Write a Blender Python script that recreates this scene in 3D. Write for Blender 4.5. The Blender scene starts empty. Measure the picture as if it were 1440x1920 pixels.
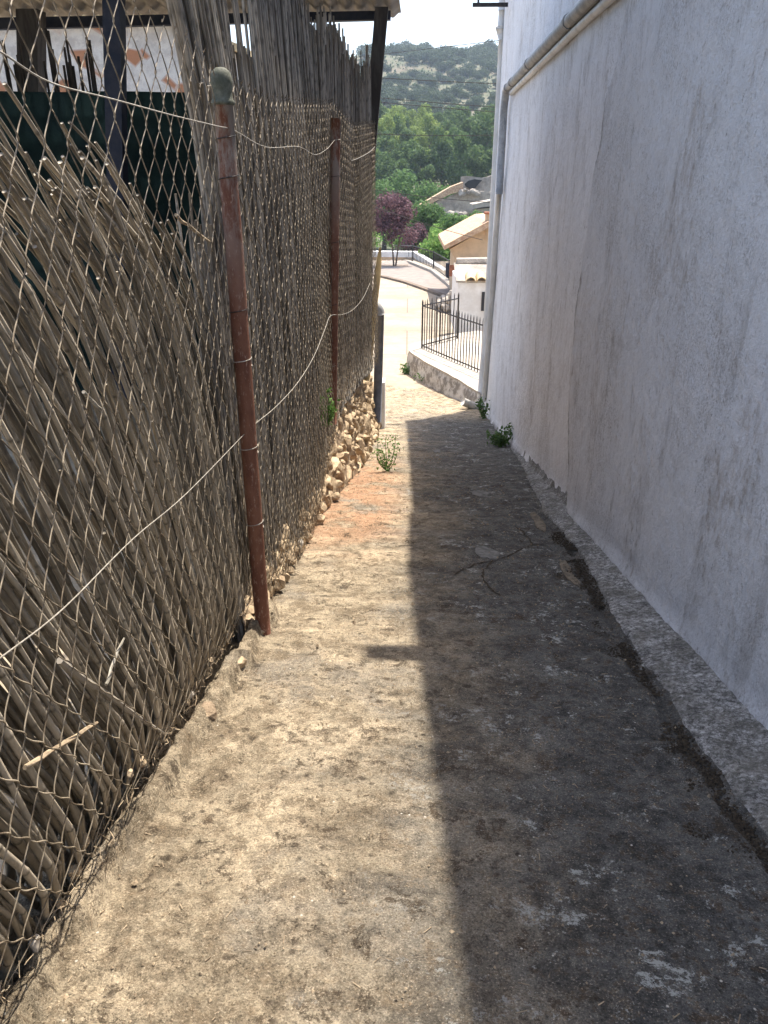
import bpy, math, random
import numpy as np
from mathutils import Vector
R = math.radians
random.seed(7); RNG = np.random.default_rng(7)
scn = bpy.context.scene
COL = scn.collection

# ------------------------------------------------------------------ camera, sky, sun, exposure
F = 1442.0; PITCH = R(23.5); YAW = R(1.7); H = 1.55; SL = 0.187
cd = bpy.data.cameras.new('camera'); cam = bpy.data.objects.new('camera', cd); COL.objects.link(cam)
cam.location = (0, 0, H); cam.rotation_euler = (R(90) - PITCH, 0, YAW)
cd.sensor_fit = 'VERTICAL'; cd.sensor_height = 24; cd.sensor_width = 18; cd.lens = 24 * F / 1920
cd.clip_start = 0.05; cd.clip_end = 5000
scn.camera = cam
SUN_EL = R(69); SUN_H = (0.55, 0.835)          # direction towards the sun, horizontal
w = bpy.data.worlds.new('World'); scn.world = w; w.use_nodes = True
nt = w.node_tree; bg = nt.nodes['Background']
sky = nt.nodes.new('ShaderNodeTexSky'); sky.sky_type = 'NISHITA'; sky.sun_disc = False
sky.sun_elevation = SUN_EL; sky.sun_rotation = math.atan2(SUN_H[0], SUN_H[1]); sky.dust_density = 3.0; sky.air_density = 1.0
nt.links.new(sky.outputs[0], bg.inputs[0]); bg.inputs[1].default_value = 0.15
sl = bpy.data.lights.new('sun', 'SUN'); sl.energy = 3.6; sl.angle = R(0.6); sl.color = (1.0, 0.93, 0.82)
so = bpy.data.objects.new('sun', sl); COL.objects.link(so)
sd = Vector((SUN_H[0] * math.cos(SUN_EL), SUN_H[1] * math.cos(SUN_EL), math.sin(SUN_EL)))
so.rotation_euler = sd.to_track_quat('Z', 'Y').to_euler()
scn.view_settings.view_transform = 'Standard'; scn.view_settings.look = 'None'
scn.view_settings.exposure = 1.50; scn.view_settings.gamma = 1; scn.view_settings.use_curve_mapping = False

# ------------------------------------------------------------------ where a pixel of the photo meets a plane of the place
CAM = np.array([0, 0, H])
def ray(x, y):
    d = np.array([(x - 720) / F, 1, -(y - 960) / F]); c, s = math.cos(PITCH), math.sin(PITCH)
    d = np.array([d[0], d[1] * c + d[2] * s, -d[1] * s + d[2] * c]); c, s = math.cos(YAW), math.sin(YAW)
    return np.array([d[0] * c - d[1] * s, d[0] * s + d[1] * c, d[2]])
def aty(x, y, Y): d = ray(x, y); return CAM + d * (Y / d[1])
def atx(x, y, X): d = ray(x, y); return CAM + d * (X / d[0])
GY = [-5, 0, 15, 17, 20, 25, 30, 40, 55, 60, 70, 90, 125, 150, 180, 265, 300, 560, 620, 700, 1200]
GZ = [.935, 0, -2.805, -3.05, -3.14, -3.28, -3.4, -3.58, -3.9, -4.1, -6.5, -8.5, -7, -3, 3, 13, 22, 74, 76, 70, 40]
def gz(Y): return np.interp(Y, GY, GZ)
def onground(x, y):
    d = ray(x, y); t = np.linspace(1, 700, 70000); p = CAM[2] + d[2] * t - gz(d[1] * t)
    i = np.argmax(p < 0); return CAM + d * t[i]

def smoothp(P, n=6):
    P = np.array(P); t = np.arange(len(P)); tt = np.linspace(0, len(P) - 1, (len(P) - 1) * n + 1)
    m = np.gradient(P, axis=0); i = np.minimum(tt.astype(int), len(P) - 2); u = (tt - i)[:, None]
    return (2 * u**3 - 3 * u**2 + 1) * P[i] + (u**3 - 2 * u**2 + u) * m[i] + (-2 * u**3 + 3 * u**2) * P[i + 1] + (u**3 - u**2) * m[i + 1]
# ------------------------------------------------------------------ noise
def _h(a, b, s): 
    n = (a * 374761393 + b * 668265263 + s * 974634777) & 0xffffffff
    n = ((n ^ (n >> 13)) * 1274126177) & 0xffffffff
    return ((n ^ (n >> 16)) & 0xffff) / 65535.0
def vn(x, y, s=0):
    x = np.asarray(x, float); y = np.asarray(y, float)
    xi = np.floor(x).astype(np.int64); yi = np.floor(y).astype(np.int64); fx = x - xi; fy = y - yi
    fx = fx * fx * (3 - 2 * fx); fy = fy * fy * (3 - 2 * fy)
    return (_h(xi, yi, s) * (1 - fx) + _h(xi + 1, yi, s) * fx) * (1 - fy) + (_h(xi, yi + 1, s) * (1 - fx) + _h(xi + 1, yi + 1, s) * fx) * fy
def fbm(x, y, o=4, s=0):
    r = 0; a = .5
    for k in range(o): r = r + a * (vn(x, y, s + k) - .5) * 2; x = x * 2.03; y = y * 2.03; a *= .5
    return r

# ------------------------------------------------------------------ materials
def mat(name, rough=.9, metal=0.0, bump=None):
    m = bpy.data.materials.new(name); m.use_nodes = True; b = m.node_tree.nodes['Principled BSDF']
    b.inputs['Roughness'].default_value = rough; b.inputs['Metallic'].default_value = metal
    b.inputs['Specular IOR Level'].default_value = .25
    return m, m.node_tree, b
class NT:
    """small node-writing helper: values are sockets or numbers"""
    def __init__(s, m): s.m = m; s.t = m.node_tree; s.b = s.t.nodes['Principled BSDF']; s.c = s.t.nodes.new('ShaderNodeTexCoord').outputs['Object']
    def n(s, k): return s.t.nodes.new(k)
    def lk(s, a, sock):
        if hasattr(a, 'is_linked'): s.t.links.new(a, sock)
        else: sock.default_value = a
    def mapd(s, sc=(1, 1, 1), src=None):
        n = s.n('ShaderNodeMapping'); s.lk(src or s.c, n.inputs[0]); n.inputs['Scale'].default_value = sc; return n.outputs[0]
    def noise(s, sc, det=5, ro=.6, vec=None, dist=0):
        n = s.n('ShaderNodeTexNoise'); s.lk(vec or s.c, n.inputs['Vector']); n.inputs['Scale'].default_value = sc
        n.inputs['Detail'].default_value = det; n.inputs['Roughness'].default_value = ro; n.inputs['Distortion'].default_value = dist; return n.outputs['Fac']
    def vor(s, sc, vec=None, out='Distance', feat='F1'):
        n = s.n('ShaderNodeTexVoronoi'); n.feature = feat; s.lk(vec or s.c, n.inputs['Vector']); n.inputs['Scale'].default_value = sc; return n.outputs[out]
    def ramp(s, f, a, b, lo=0., hi=1.):
        n = s.n('ShaderNodeMapRange'); n.interpolation_type = 'SMOOTHSTEP'; s.lk(f, n.inputs[0])
        n.inputs[1].default_value = a; n.inputs[2].default_value = b; n.inputs[3].default_value = lo; n.inputs[4].default_value = hi; return n.outputs[0]
    def mix(s, f, a, b):
        n = s.n('ShaderNodeMix'); n.data_type = 'RGBA'; s.lk(f, n.inputs[0])
        for v, k in ((a, 6), (b, 7)): s.lk(v if hasattr(v, 'is_linked') else (*v, 1), n.inputs[k])
        return n.outputs[2]
    def math(s, op, a, b=0.):
        n = s.n('ShaderNodeMath'); n.operation = op; s.lk(a, n.inputs[0]); s.lk(b, n.inputs[1]); return n.outputs[0]
    def grain(s, c, f, mid_, amt):
        """brightness of c varied by the noise f around mid_"""
        k = s.math('MAXIMUM', s.math('ADD', s.math('MULTIPLY', s.math('SUBTRACT', f, mid_), amt), 1.), .12)
        n = s.n('ShaderNodeVectorMath'); n.operation = 'SCALE'; s.lk(c, n.inputs[0]); s.lk(k, n.inputs['Scale']); return n.outputs[0]
    def xyz(s):
        n = s.n('ShaderNodeSeparateXYZ'); s.t.links.new(s.c, n.inputs[0]); return n.outputs
    def attr(s, name): n = s.n('ShaderNodeAttribute'); n.attribute_name = name; return n.outputs['Fac']
    def rnd(s): return s.n('ShaderNodeObjectInfo').outputs['Random']
    def col(s, c): s.lk(c if hasattr(c, 'is_linked') else (*c, 1), s.b.inputs['Base Color'])
    def bump(s, f, st=.5, d=.01):
        n = s.n('ShaderNodeBump'); n.inputs['Strength'].default_value = st; n.inputs['Distance'].default_value = d
        s.lk(f, n.inputs['Height']); s.t.links.new(n.outputs[0], s.b.inputs['Normal'])
def simple(name, a, b, sc=8, rough=.85, metal=0, bump=0, bd=.01, lo=.35, hi=.65, vec=None, det=6):
    m, _, _ = mat(name, rough, metal); n = NT(m); v = n.mapd(vec) if vec else None
    f = n.noise(sc, det, .65, v); n.col(n.mix(n.ramp(f, lo, hi), a, b))
    if bump: n.bump(f, bump, bd)
    return m

def m_path():
    m, _, _ = mat('old_concrete', .93); n = NT(m); X, Y, Z = n.xyz()
    big = n.noise(1.3, 4, .6, dist=.5); mid = n.noise(8, 6, .75, dist=.25); fine = n.noise(48, 6, .8); grit = n.noise(170, 4, .8); md2 = n.noise(22, 6, .75)
    c = n.mix(n.ramp(mid, .40, .60), (.215, .168, .112), (.42, .345, .24))
    c = n.mix(n.ramp(n.noise(3.7, 7, .8, dist=.3), .52, .60, 0, .85), c, (.53, .43, .30))
    c = n.mix(n.math('MULTIPLY', n.ramp(big, .50, .64), .55), c, (.22, .20, .17))
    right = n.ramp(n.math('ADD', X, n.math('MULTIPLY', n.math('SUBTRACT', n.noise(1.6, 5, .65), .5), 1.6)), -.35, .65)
    right = n.math('MULTIPLY', right, n.ramp(Y, 15.2, 13.2))  # fades out where the house shadow ends
    g = n.mix(n.ramp(mid, .36, .64), (.066, .065, .060), (.155, .151, .138))  # mossy grey side; house shade also darkened into this colour
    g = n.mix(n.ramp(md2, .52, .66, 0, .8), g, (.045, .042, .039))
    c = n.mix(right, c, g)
    soil = n.math('MULTIPLY', n.ramp(X, .15, -.35), n.math('MULTIPLY', n.ramp(Y, 4.4, 6.0), n.ramp(Y, 10, 8)))
    soil = n.math('MULTIPLY', soil, n.ramp(n.noise(3, 5), .36, .52))
    c = n.mix(n.math('MULTIPLY', soil, .8), c, (.44, .245, .14))
    c = n.mix(n.ramp(md2, .50, .66, 0, .55), c, (.12, .085, .05))
    c = n.mix(n.ramp(fine, .52, .66, 0, .75), c, (.085, .06, .036))
    blot = n.math('MULTIPLY', n.ramp(n.noise(7.5, 7, .8, dist=.3), .555, .60), n.ramp(fine, .38, .50))
    c = n.mix(n.math('MULTIPLY', blot, .85), c, (.060, .042, .026))
    dots = n.math('MULTIPLY', n.ramp(n.vor(17), .26, .12), n.ramp(n.noise(5, 4), .50, .58)); c = n.mix(n.math('MULTIPLY', dots, .75), c, (.075, .055, .038))
    vs = n.vor(11); pit = n.math('MULTIPLY', n.ramp(vs, .12, .06), n.ramp(n.noise(3, 3), .5, .58))
    c = n.mix(n.math('MULTIPLY', pit, .8), c, (.03, .022, .015))
    c = n.mix(n.ramp(grit, .58, .70, 0, .65), c, (.58, .50, .39))
    c = n.mix(n.ramp(grit, .44, .33, 0, .75), c, (.045, .036, .028))
    c = n.grain(c, md2, .5, 2.2); c = n.grain(c, fine, .5, 2.6); c = n.grain(c, grit, .5, 2.4); c = n.grain(c, n.noise(3.4, 5, .7), .5, 1.3)
    lich = n.math('MULTIPLY', n.ramp(n.noise(5.5, 8, .85, dist=.2),   .562, .595), n.math('MULTIPLY', right, n.ramp(n.noise(28, 5, .85), .46, .53)))
    c = n.mix(n.math('MULTIPLY', lich, .85), c, (.50, .51, .48))
    fl = n.math('MULTIPLY', n.ramp(n.vor(23), .11, .05), n.ramp(n.noise(6, 2), .55, .61)); c = n.mix(fl, c, (.66, .62, .54))
    n.col(c)
    h = n.math('ADD', n.math('MULTIPLY', fine, 1.1), n.math('ADD', n.math('MULTIPLY', grit, .7), n.math('MULTIPLY', md2, .8)))
    h = n.math('SUBTRACT', h, n.math('MULTIPLY', pit, .8)); n.bump(h, 1.0, .014)
    return m
def m_plaster():
    m, _, _ = mat('whitewashed_plaster', .9); n = NT(m); X, Y, Z = n.xyz()
    st = n.noise(2.6, 7, .75, n.mapd((1, 1.3, .45)), .7); st2 = n.noise(20, 6, .8, n.mapd((1, 1.1, .45))); blo = n.noise(1.1, 5, .65)
    fine = n.noise(75, 4, .75); lump = n.noise(10, 5, .6)
    c = n.mix(n.ramp(blo, .35, .65), (.89, .895, .91), (.79, .80, .82))
    c = n.mix(n.ramp(Z, .9, -1.6, 0, .3), c, (.76, .74, .71))
    c = n.mix(n.math('MULTIPLY', n.ramp(st, .50, .70), .5), c, (.44, .425, .41))
    d = n.math('MULTIPLY', n.ramp(st, .47, .62), n.ramp(st2, .515, .60)); c = n.mix(n.math('MULTIPLY', d, .45), c, (.28, .255, .23))
    sp = n.math('MULTIPLY', n.ramp(n.noise(34, 6, .85, n.mapd((1, 1, .7))), .565, .635), n.ramp(n.noise(1.8, 5, .7), .42, .54)); c = n.mix(n.math('MULTIPLY', sp, .65), c, (.16, .14, .12))
    rub = n.math('MULTIPLY', n.ramp(n.noise(1.5, 5, .7, n.mapd((1, 1, .6), None)), .56, .66), n.ramp(st2, .40, .6)); c = n.mix(n.math('MULTIPLY', rub, .5), c, (.42, .36, .31))
    ms = n.math('MULTIPLY', n.ramp(n.noise(1.3, 6, .75, n.mapd((1, 1, .8))), .46, .62), n.ramp(n.noise(60, 5, .85), .47, .60)); c = n.mix(n.math('MULTIPLY', ms, .6), c, (.30, .28, .26))
    c = n.grain(c, n.noise(26, 6, .8), .5, .45); c = n.grain(c, blo, .5, .35)
    ed = n.attr('rnd'); c = n.mix(n.ramp(ed, .02, .14, 0, .8), c, n.grain(c, 0., .5, .36)); c = n.mix(n.math('MULTIPLY', n.ramp(ed, .22, .7), n.ramp(st2, .40, .54, .35, .95)), c, (.26, .25, .24))
    n.col(c); n.bump(n.math('ADD', n.math('MULTIPLY', fine, .55), n.math('MULTIPLY', lump, 1.3)), 1, .020)
    return m
M = {}
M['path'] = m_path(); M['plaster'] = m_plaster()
def m_apron():
    m, _, _ = mat('rough_cement', .95); n = NT(m); X, Y, Z = n.xyz()
    f = n.noise(38, 8, .88); g = n.noise(4, 6, .75); f2 = n.noise(75, 5, .8)
    c = n.mix(n.ramp(f, .42, .60), (.11, .105, .094), (.38, .37, .35)); c = n.mix(n.ramp(g, .43, .60, 0, .8), c, (.14, .13, .11))
    c = n.mix(n.ramp(f2, .56, .68, 0, .8), c, (.48, .48, .46)); c = n.mix(n.ramp(f2, .44, .36, 0, .8), c, (.03, .03, .027)); c = n.grain(c, f, .5, 2.5); c = n.grain(c, n.noise(9, 5, .75), .5, 2.2); n.col(c); n.bump(n.math('ADD', f, n.math('MULTIPLY', f2, 1.2)), 1, .006); return m
M['apron'] = m_apron()
def m_rust():
    m, _, _ = mat('rusty_pipe', .75); n = NT(m); X, Y, Z = n.xyz()
    f = n.noise(9, 6, .75, n.mapd((1, 1, .35))); s = n.noise(60, 4, .8, n.mapd((1, 1, .35)))
    c = n.mix(n.ramp(f, .35, .65), (.12, .046, .028), (.20, .092, .056)); c = n.mix(n.ramp(s, .55, .66, 0, .8), c, (.33, .23, .17))
    c = n.mix(n.math('MULTIPLY', n.ramp(Z, 1.9, 2.9), n.ramp(f, .42, .56)), c, (.22, .19, .165))
    n.col(c); n.bump(s, .5, .003); return m
M['rust'] = m_rust()
def m_cane(name, a, b, cc):
    m, _, _ = mat(name, .62); n = NT(m); r = n.attr('rnd'); X, Y, Z = n.xyz()
    c = n.mix(r, a, b); f = n.noise(22, 5, .75, n.mapd((1, 1, .25)))
    c = n.mix(n.ramp(f, .5, .72, 0, .6), c, cc); nd = n.noise(9, 2, .5)
    c = n.mix(n.ramp(nd, .60, .68, 0, .45), c, (.06, .05, .04)); n.col(c); n.bump(f, .4, .004)
    n.b.inputs['Specular IOR Level'].default_value = .4; return m
M['cane'] = m_cane('weathered_cane', (.10, .085, .063), (.42, .36, .275), (.09, .075, .058))
M['cane_dark'] = m_cane('grey_cane', (.115, .10, .082), (.36, .32, .265), (.08, .068, .056))
M['cane_yellow'] = simple('bamboo', (.72, .54, .27), (.48, .34, .16), 14, .6, vec=(1, 1, .3))
M['wire'] = simple('weathered_wire', (.10, .075, .05), (.34, .285, .21), 12, .6, .1)
M['galv'] = simple('galvanised_wire', (.40, .37, .32), (.26, .235, .19), 40, .5, .3)
M['capgrey'] = simple('mossy_cap', (.065, .07, .05), (.14, .14, .11), 30, .8, bump=.4, bd=.004)
M['stone'] = simple('limestone', (.52, .40, .26), (.27, .20, .13), 9, .95, bump=.9, bd=.02, lo=.38, hi=.62)
M['mortar'] = simple('earth_mortar', (.36, .27, .18), (.17, .125, .085), 14, .95, bump=1, bd=.03)
M['soil'] = simple('dry_yard_soil', (.40, .33, .235), (.27, .215, .15), 3, .95, bump=.8, bd=.02)
M['road'] = simple('pale_concrete_road', (.50, .42, .32), (.42, .345, .26), .9, .9, bump=.3, bd=.01)
M['paving'] = simple('grey_pink_paving', (.25, .21, .18), (.19, .16, .14), 2.2, .9, bump=.4, bd=.01)
M['kerbd'] = simple('dark_kerb', (.20, .15, .11), (.11, .085, .065), 3)
M['kerbl'] = simple('pale_kerb', (.42, .37, .31), (.32, .285, .24), 3)
M['iron'] = simple('black_iron', (.02, .02, .022), (.05, .042, .038), 30, .5, .3)
M['white'] = simple('white_render', (.76, .75, .73), (.62, .60, .57), 3, .9, bump=.3, bd=.01)
M['ochre'] = simple('ochre_render', (.58, .42, .27), (.45, .33, .22), 1.4, .9)
M['greyr'] = simple('grey_render', (.42, .37, .31), (.32, .28, .24), 2, .9)
M['tile'] = simple('clay_tile', (.55, .40, .26), (.36, .22, .14), 6, .85, bump=.5)
M['tiley'] = simple('pale_clay_tile', (.66, .53, .30), (.42, .30, .17), 12, .85, bump=.5)
M['brickred'] = simple('red_brick', (.38, .15, .08), (.24, .10, .06), 12, .9)
M['pipe_w'] = simple('white_pvc', (.70, .69, .66), (.52, .50, .46), 5, .5, vec=(1, 1, .3))
M['pipe_g'] = simple('grey_pvc', (.115, .12, .135), (.18, .185, .20), 6, .45)
M['gutter'] = simple('grey_gutter', (.25, .25, .245), (.40, .39, .375), 9, .6)
M['dark'] = simple('dark_painted_steel', (.012, .016, .03), (.03, .03, .04), 10, .6)
M['darkwood'] = simple('dark_wood', (.035, .028, .024), (.07, .06, .05), 14, .8, vec=(1, 1, .2), bump=.5)
M['tarp'] = simple('dark_green_netting', (.006, .020, .018), (.014, .034, .028), 3, .8, bump=.4, bd=.05)
M['fibre'] = simple('fibre_cement_sheet', (.40, .37, .33), (.28, .26, .23), 5, .9)
M['ruin'] = simple('old_stone_masonry', (.42, .37, .31), (.24, .21, .18), 1.5, .95, bump=1, bd=.15)
M['trunk'] = simple('bark', (.09, .065, .045), (.16, .12, .09), 10, .95, bump=.8)
M['glass'] = simple('dark_window', (.02, .022, .025), (.03, .03, .035), 2, .2)
M['debris'] = simple('dry_twigs', (.42, .33, .22), (.22, .165, .11), 30, .9)
M['moss'] = simple('dark_moss', (.028, .021, .015), (.075, .058, .038), 60, 1, bump=1, bd=.01)
def m_leaf(name, a, b, c, tr=.25):
    m, _, _ = mat(name, .8); n = NT(m); r = n.attr('rnd'); col = n.mix(r, a, b); col = n.mix(n.ramp(n.noise(.5, 3), .5, .65, 0, .6), col, c)
    n.col(col); t = m.node_tree; tr_ = t.nodes.new('ShaderNodeBsdfTranslucent'); mx = t.nodes.new('ShaderNodeMixShader'); mx.inputs[0].default_value = .38; o = t.nodes['Material Output']
    t.links.new(col, tr_.inputs[0]); t.links.new(n.b.outputs[0], mx.inputs[1]); t.links.new(tr_.outputs[0], mx.inputs[2]); t.links.new(mx.outputs[0], o.inputs[0]); return m
M['pine_l'] = m_leaf('light_pine_foliage', (.13, .20, .04), (.27, .33, .085), (.17, .23, .06))
M['pine_d'] = m_leaf('green_pine_foliage', (.045, .09, .03), (.13, .19, .06), (.07, .12, .04))
M['oak'] = m_leaf('holm_oak_foliage', (.032, .054, .028), (.068, .095, .046), (.045, .066, .036))
M['green'] = m_leaf('broadleaf_foliage', (.06, .125, .035), (.14, .225, .075), (.09, .16, .05))
M['lime'] = m_leaf('bright_green_foliage', (.12, .25, .05), (.24, .36, .10), (.15, .27, .07))
M['plum'] = m_leaf('purple_plum_foliage', (.07, .03, .04), (.21, .12, .135), (.12, .07, .075))
M['weed'] = m_leaf('weed_leaves', (.07, .16, .03), (.16, .28, .07), (.09, .18, .05))
def m_hill():
    m, _, _ = mat('dry_hillside', .95); n = NT(m); f = n.noise(.035, 6, .65); g = n.noise(.16, 6, .75)
    c = n.mix(n.ramp(f, .4, .6), (.135, .112, .08), (.10, .095, .058)); c = n.mix(n.ramp(g, .44, .56, 0, .9), c, (.075, .09, .05)); n.col(c); return m
M['hill'] = m_hill()

# ------------------------------------------------------------------ mesh building
class MB:
    def __init__(s): s.v = []; s.f = []; s.r = []; s.n = 0
    def add(s, V, Fc, r=None):
        V = np.asarray(V, float); s.v.append(V); o = s.n
        s.f.extend([tuple(int(i) + o for i in q) for q in Fc]); s.r.append(np.full(len(V), random.random()) if r is None else np.full(len(V), r) if np.isscalar(r) else np.asarray(r, float)); s.n += len(V)
    def box(s, c, d, rz=0, jit=0):
        x, y, z = [k / 2 for k in d]; V = np.array([(a * x, b * y, e * z) for e in (-1, 1) for b in (-1, 1) for a in (-1, 1)], float)
        if jit: V += RNG.normal(0, jit, V.shape)
        ca, sa = math.cos(rz), math.sin(rz); V = np.stack([V[:, 0] * ca - V[:, 1] * sa, V[:, 0] * sa + V[:, 1] * ca, V[:, 2]], 1) + np.array(c)
        s.add(V, [(0, 2, 3, 1), (4, 5, 7, 6), (0, 1, 5, 4), (2, 6, 7, 3), (0, 4, 6, 2), (1, 3, 7, 5)])
    def prism(s, pts, ext):
        """closed outline pts (3-D) extruded by the vector ext"""
        P = np.asarray(pts, float); n = len(P); V = np.vstack([P, P + np.array(ext)])
        s.add(V, [tuple(range(n))[::-1], tuple(range(n, 2 * n))] + [(i, (i + 1) % n, (i + 1) % n + n, i + n) for i in range(n)])
    def tube(s, pts, r, k=6, cap=True, rr=None):
        P = np.asarray(pts, float); m = len(P); rad = np.full(m, r, float) if np.isscalar(r) else np.asarray(r, float)
        T = np.gradient(P, axis=0); T /= np.linalg.norm(T, axis=1)[:, None] + 1e-12
        up = np.array([0, 0, 1.]) if abs(T[0][2]) < .9 else np.array([1., 0, 0])
        A = np.cross(T, up); A /= np.linalg.norm(A, axis=1)[:, None] + 1e-12; B = np.cross(A, T)
        a = np.linspace(0, 2 * math.pi, k, endpoint=False)
        V = (P[:, None] + rad[:, None, None] * (np.cos(a)[None, :, None] * A[:, None] + np.sin(a)[None, :, None] * B[:, None])).reshape(-1, 3)
        Fc = [(i * k + j, i * k + (j + 1) % k, (i + 1) * k + (j + 1) % k, (i + 1) * k + j) for i in range(m - 1) for j in range(k)]
        if cap: Fc += [tuple(range(k)), tuple(range((m - 1) * k, m * k))[::-1]]
        s.add(V, Fc, rr)
    def grid(s, G):
        a, b = G.shape[:2]; s.add(G.reshape(-1, 3), [(i * b + j, i * b + j + 1, (i + 1) * b + j + 1, (i + 1) * b + j) for i in range(a - 1) for j in range(b - 1)])
    def rock(s, c, d, seed=0, amp=.22, rot=None):
        V = ICO_V.copy(); q = RNG.normal(0, 1, (5, 3)); 
        for k in q: k /= np.linalg.norm(k); V -= np.maximum(V @ k - RNG.uniform(.45, .8), 0)[:, None] * k   # flat broken faces
        V *= 1 + RNG.normal(0, amp * .25, (len(V), 1)); V = V * np.array(d) / 2
        a = random.random() * 6 if rot is None else rot; ca, sa = math.cos(a), math.sin(a)
        V = np.stack([V[:, 0], V[:, 1] * ca - V[:, 2] * sa, V[:, 1] * sa + V[:, 2] * ca], 1) if rot is None else V
        s.add(V + np.array(c), ICO_F)
    def build(s, name, m, parent=None, smooth=False, kind=None, origin=None):
        me = bpy.data.meshes.new(name); V = np.vstack(s.v)
        if origin is not None: V = V - np.array(origin)
        me.from_pydata(V.tolist(), [], s.f); at = me.attributes.new('rnd', 'FLOAT', 'POINT'); at.data.foreach_set('value', np.concatenate(s.r))
        if smooth: me.polygons.foreach_set('use_smooth', [True] * len(me.polygons))
        me.materials.append(m); o = bpy.data.objects.new(name, me); COL.objects.link(o)
        if origin is not None: o.location = origin
        if parent: o.parent = parent
        if kind: o['kind'] = kind
        me.update(); return o
def ico(n):
    import bmesh
    b = bmesh.new(); bmesh.ops.create_icosphere(b, subdivisions=n, radius=1); V = np.array([v.co[:] for v in b.verts]); Fc = [tuple(v.index for v in f.verts) for f in b.faces]; b.free(); return V, Fc
ICO_V, ICO_F = ico(2)
def tag(o, label=None, cat=None, group=None, kind=None):
    if label: o['label'] = label
    if cat: o['category'] = cat
    if group: o['group'] = group
    if kind: o['kind'] = kind
    return o
def thing(name, loc, label, cat, group=None):
    o = bpy.data.objects.new(name, None); COL.objects.link(o); o.location = loc; o.empty_display_size = .2; bpy.context.view_layer.update(); return tag(o, label, cat, group)
def part(mb, name, m, root, smooth=False):
    """a child whose mesh is written in world coordinates"""
    o = mb.build(name, m, None, smooth); o.parent = root; off = Vector(root.location)
    if root.parent: off = off + Vector(root.parent.location)
    o.data.transform(__import__('mathutils').Matrix.Translation(-off)); return o
def solo(mb, name, m, label, cat, group=None, smooth=False):
    V = np.vstack(mb.v); c = [(V[:, 0].min() + V[:, 0].max()) / 2, (V[:, 1].min() + V[:, 1].max()) / 2, V[:, 2].min()]
    return tag(mb.build(name, m, smooth=smooth, origin=c), label, cat, group)

# ================================================================== THE SETTING
def wallX(Y): return np.interp(Y, [0, 7, 8, 11, 16, 30], [1.44, 1.44, 1.45, 1.50, 1.60, 1.7])
def baseX(Y): return np.interp(Y, [0, 1.1, 3.5, 5.5, 6.5, 8.4, 10, 13, 30], [-.86, -.84, -.73, -.68, -.62, -.47, -.42, -.38, -.3])
def crackX(Y): return np.interp(Y, [0, 1.7, 2.4, 3.5, 4.2, 4.75, 5.1, 6.3, 9, 12], [1.10, 1.10, 1.10, 1.12, 1.17, 1.22, 1.24, 1.2, 1.38, 1.5]) + .025 * fbm(np.asarray(Y) * 5, 0, 3, 9)
# the alley floor
ys = np.concatenate([np.arange(-1.5, 4, .014), np.arange(4, 8, .024), np.arange(8, 19.6, .05)]); nx = 190
us = np.linspace(0, 1, nx); G = np.zeros((len(ys), nx, 3))
XL = baseX(ys) - .25; XR = wallX(ys) + .05 + np.clip(ys - 15.9, 0, 9) * .0
XX = XL[:, None] + (XR - XL)[:, None] * us[None]; YY = np.repeat(ys[:, None], nx, 1)
ZZ = gz(YY) + .010 * fbm(XX * 3, YY * 3, 4, 1) + .007 * fbm(XX * 14, YY * 14, 4, 5) + .020 * fbm(XX * .8, YY * .8, 2, 3)
p = vn(XX * 9, YY * 9, 40); ZZ -= .012 * np.clip((p - .74) / .1, 0, 1)
e = np.clip((baseX(YY) + .02 + .05 * fbm(YY * 3, XX * 0, 2, 12) + .035 * fbm(YY * 16, XX * 0, 3, 13) - XX) / .018, 0, 1)       # eroded mortar kerb under the fence
ZZ += np.where(YY < 3.7, e * (.035 + .075 * vn(YY * 3.5, XX * 3, 7) + .030 * fbm(XX * 16, YY * 16, 4, 8)), 0)
ZZ -= np.where((YY < 3.6) & (XX < baseX(YY) - .055), .11, 0)
d = np.abs(XX - crackX(YY)[...]); ZZ -= .028 * np.clip(1 - d / .045, 0, 1) * (YY < 6.6) * np.clip(.5 + 1.2 * vn(YY * 6, XX * 0, 22), 0, 1)
far = np.clip((YY - 15.6) / 1.2, 0, 1); ZZ = ZZ * (1 - far) + (gz(YY) + .008 + (18.3 - YY) * .012 + .016 * fbm(XX * 1.3, YY * 1.3, 4, 19)) * far
G[..., 0] = XX; G[..., 1] = YY; G[..., 2] = ZZ
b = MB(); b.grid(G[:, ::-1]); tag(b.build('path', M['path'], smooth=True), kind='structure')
def pathz(x, y): return float(gz(y))
# cement apron beside the wall, raised lip along the mossy crack
ya = np.concatenate([np.arange(-1.5, 4, .012), np.arange(4, 11, .03)]); na = 34; u = np.linspace(0, 1, na)[None]; Ya = np.repeat(ya[:, None], na, 1)
xa0 = crackX(ya)[:, None] + .035; xa1 = (wallX(ya) + .03)[:, None]; Xa = xa0 + (xa1 - xa0) * u
Za = gz(Ya) + .004 + .018 * np.clip(u * 6, 0, 1) * np.clip((10.5 - Ya) / 3, 0, 1) + .05 * u ** 2 + .005 * fbm(Xa * 34, Ya * 34, 4, 60) + .010 * fbm(Xa * 6, Ya * 6, 3, 61)
Za[:, 0] -= .07
Za += .05 * np.clip((u - .86) / .14, 0, 1) * (1 + fbm(Ya * 7, Xa * 0, 3, 63))
b = MB(); b.grid(np.stack([Xa, Ya, Za], -1)[:, ::-1]); tag(b.build('gutter_apron', M['apron'], smooth=True), kind='structure')
FI = [np.interp(np.arange(-1.5, 12, .01), ys, ZZ[:, j]) for j in range(nx)]
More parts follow.
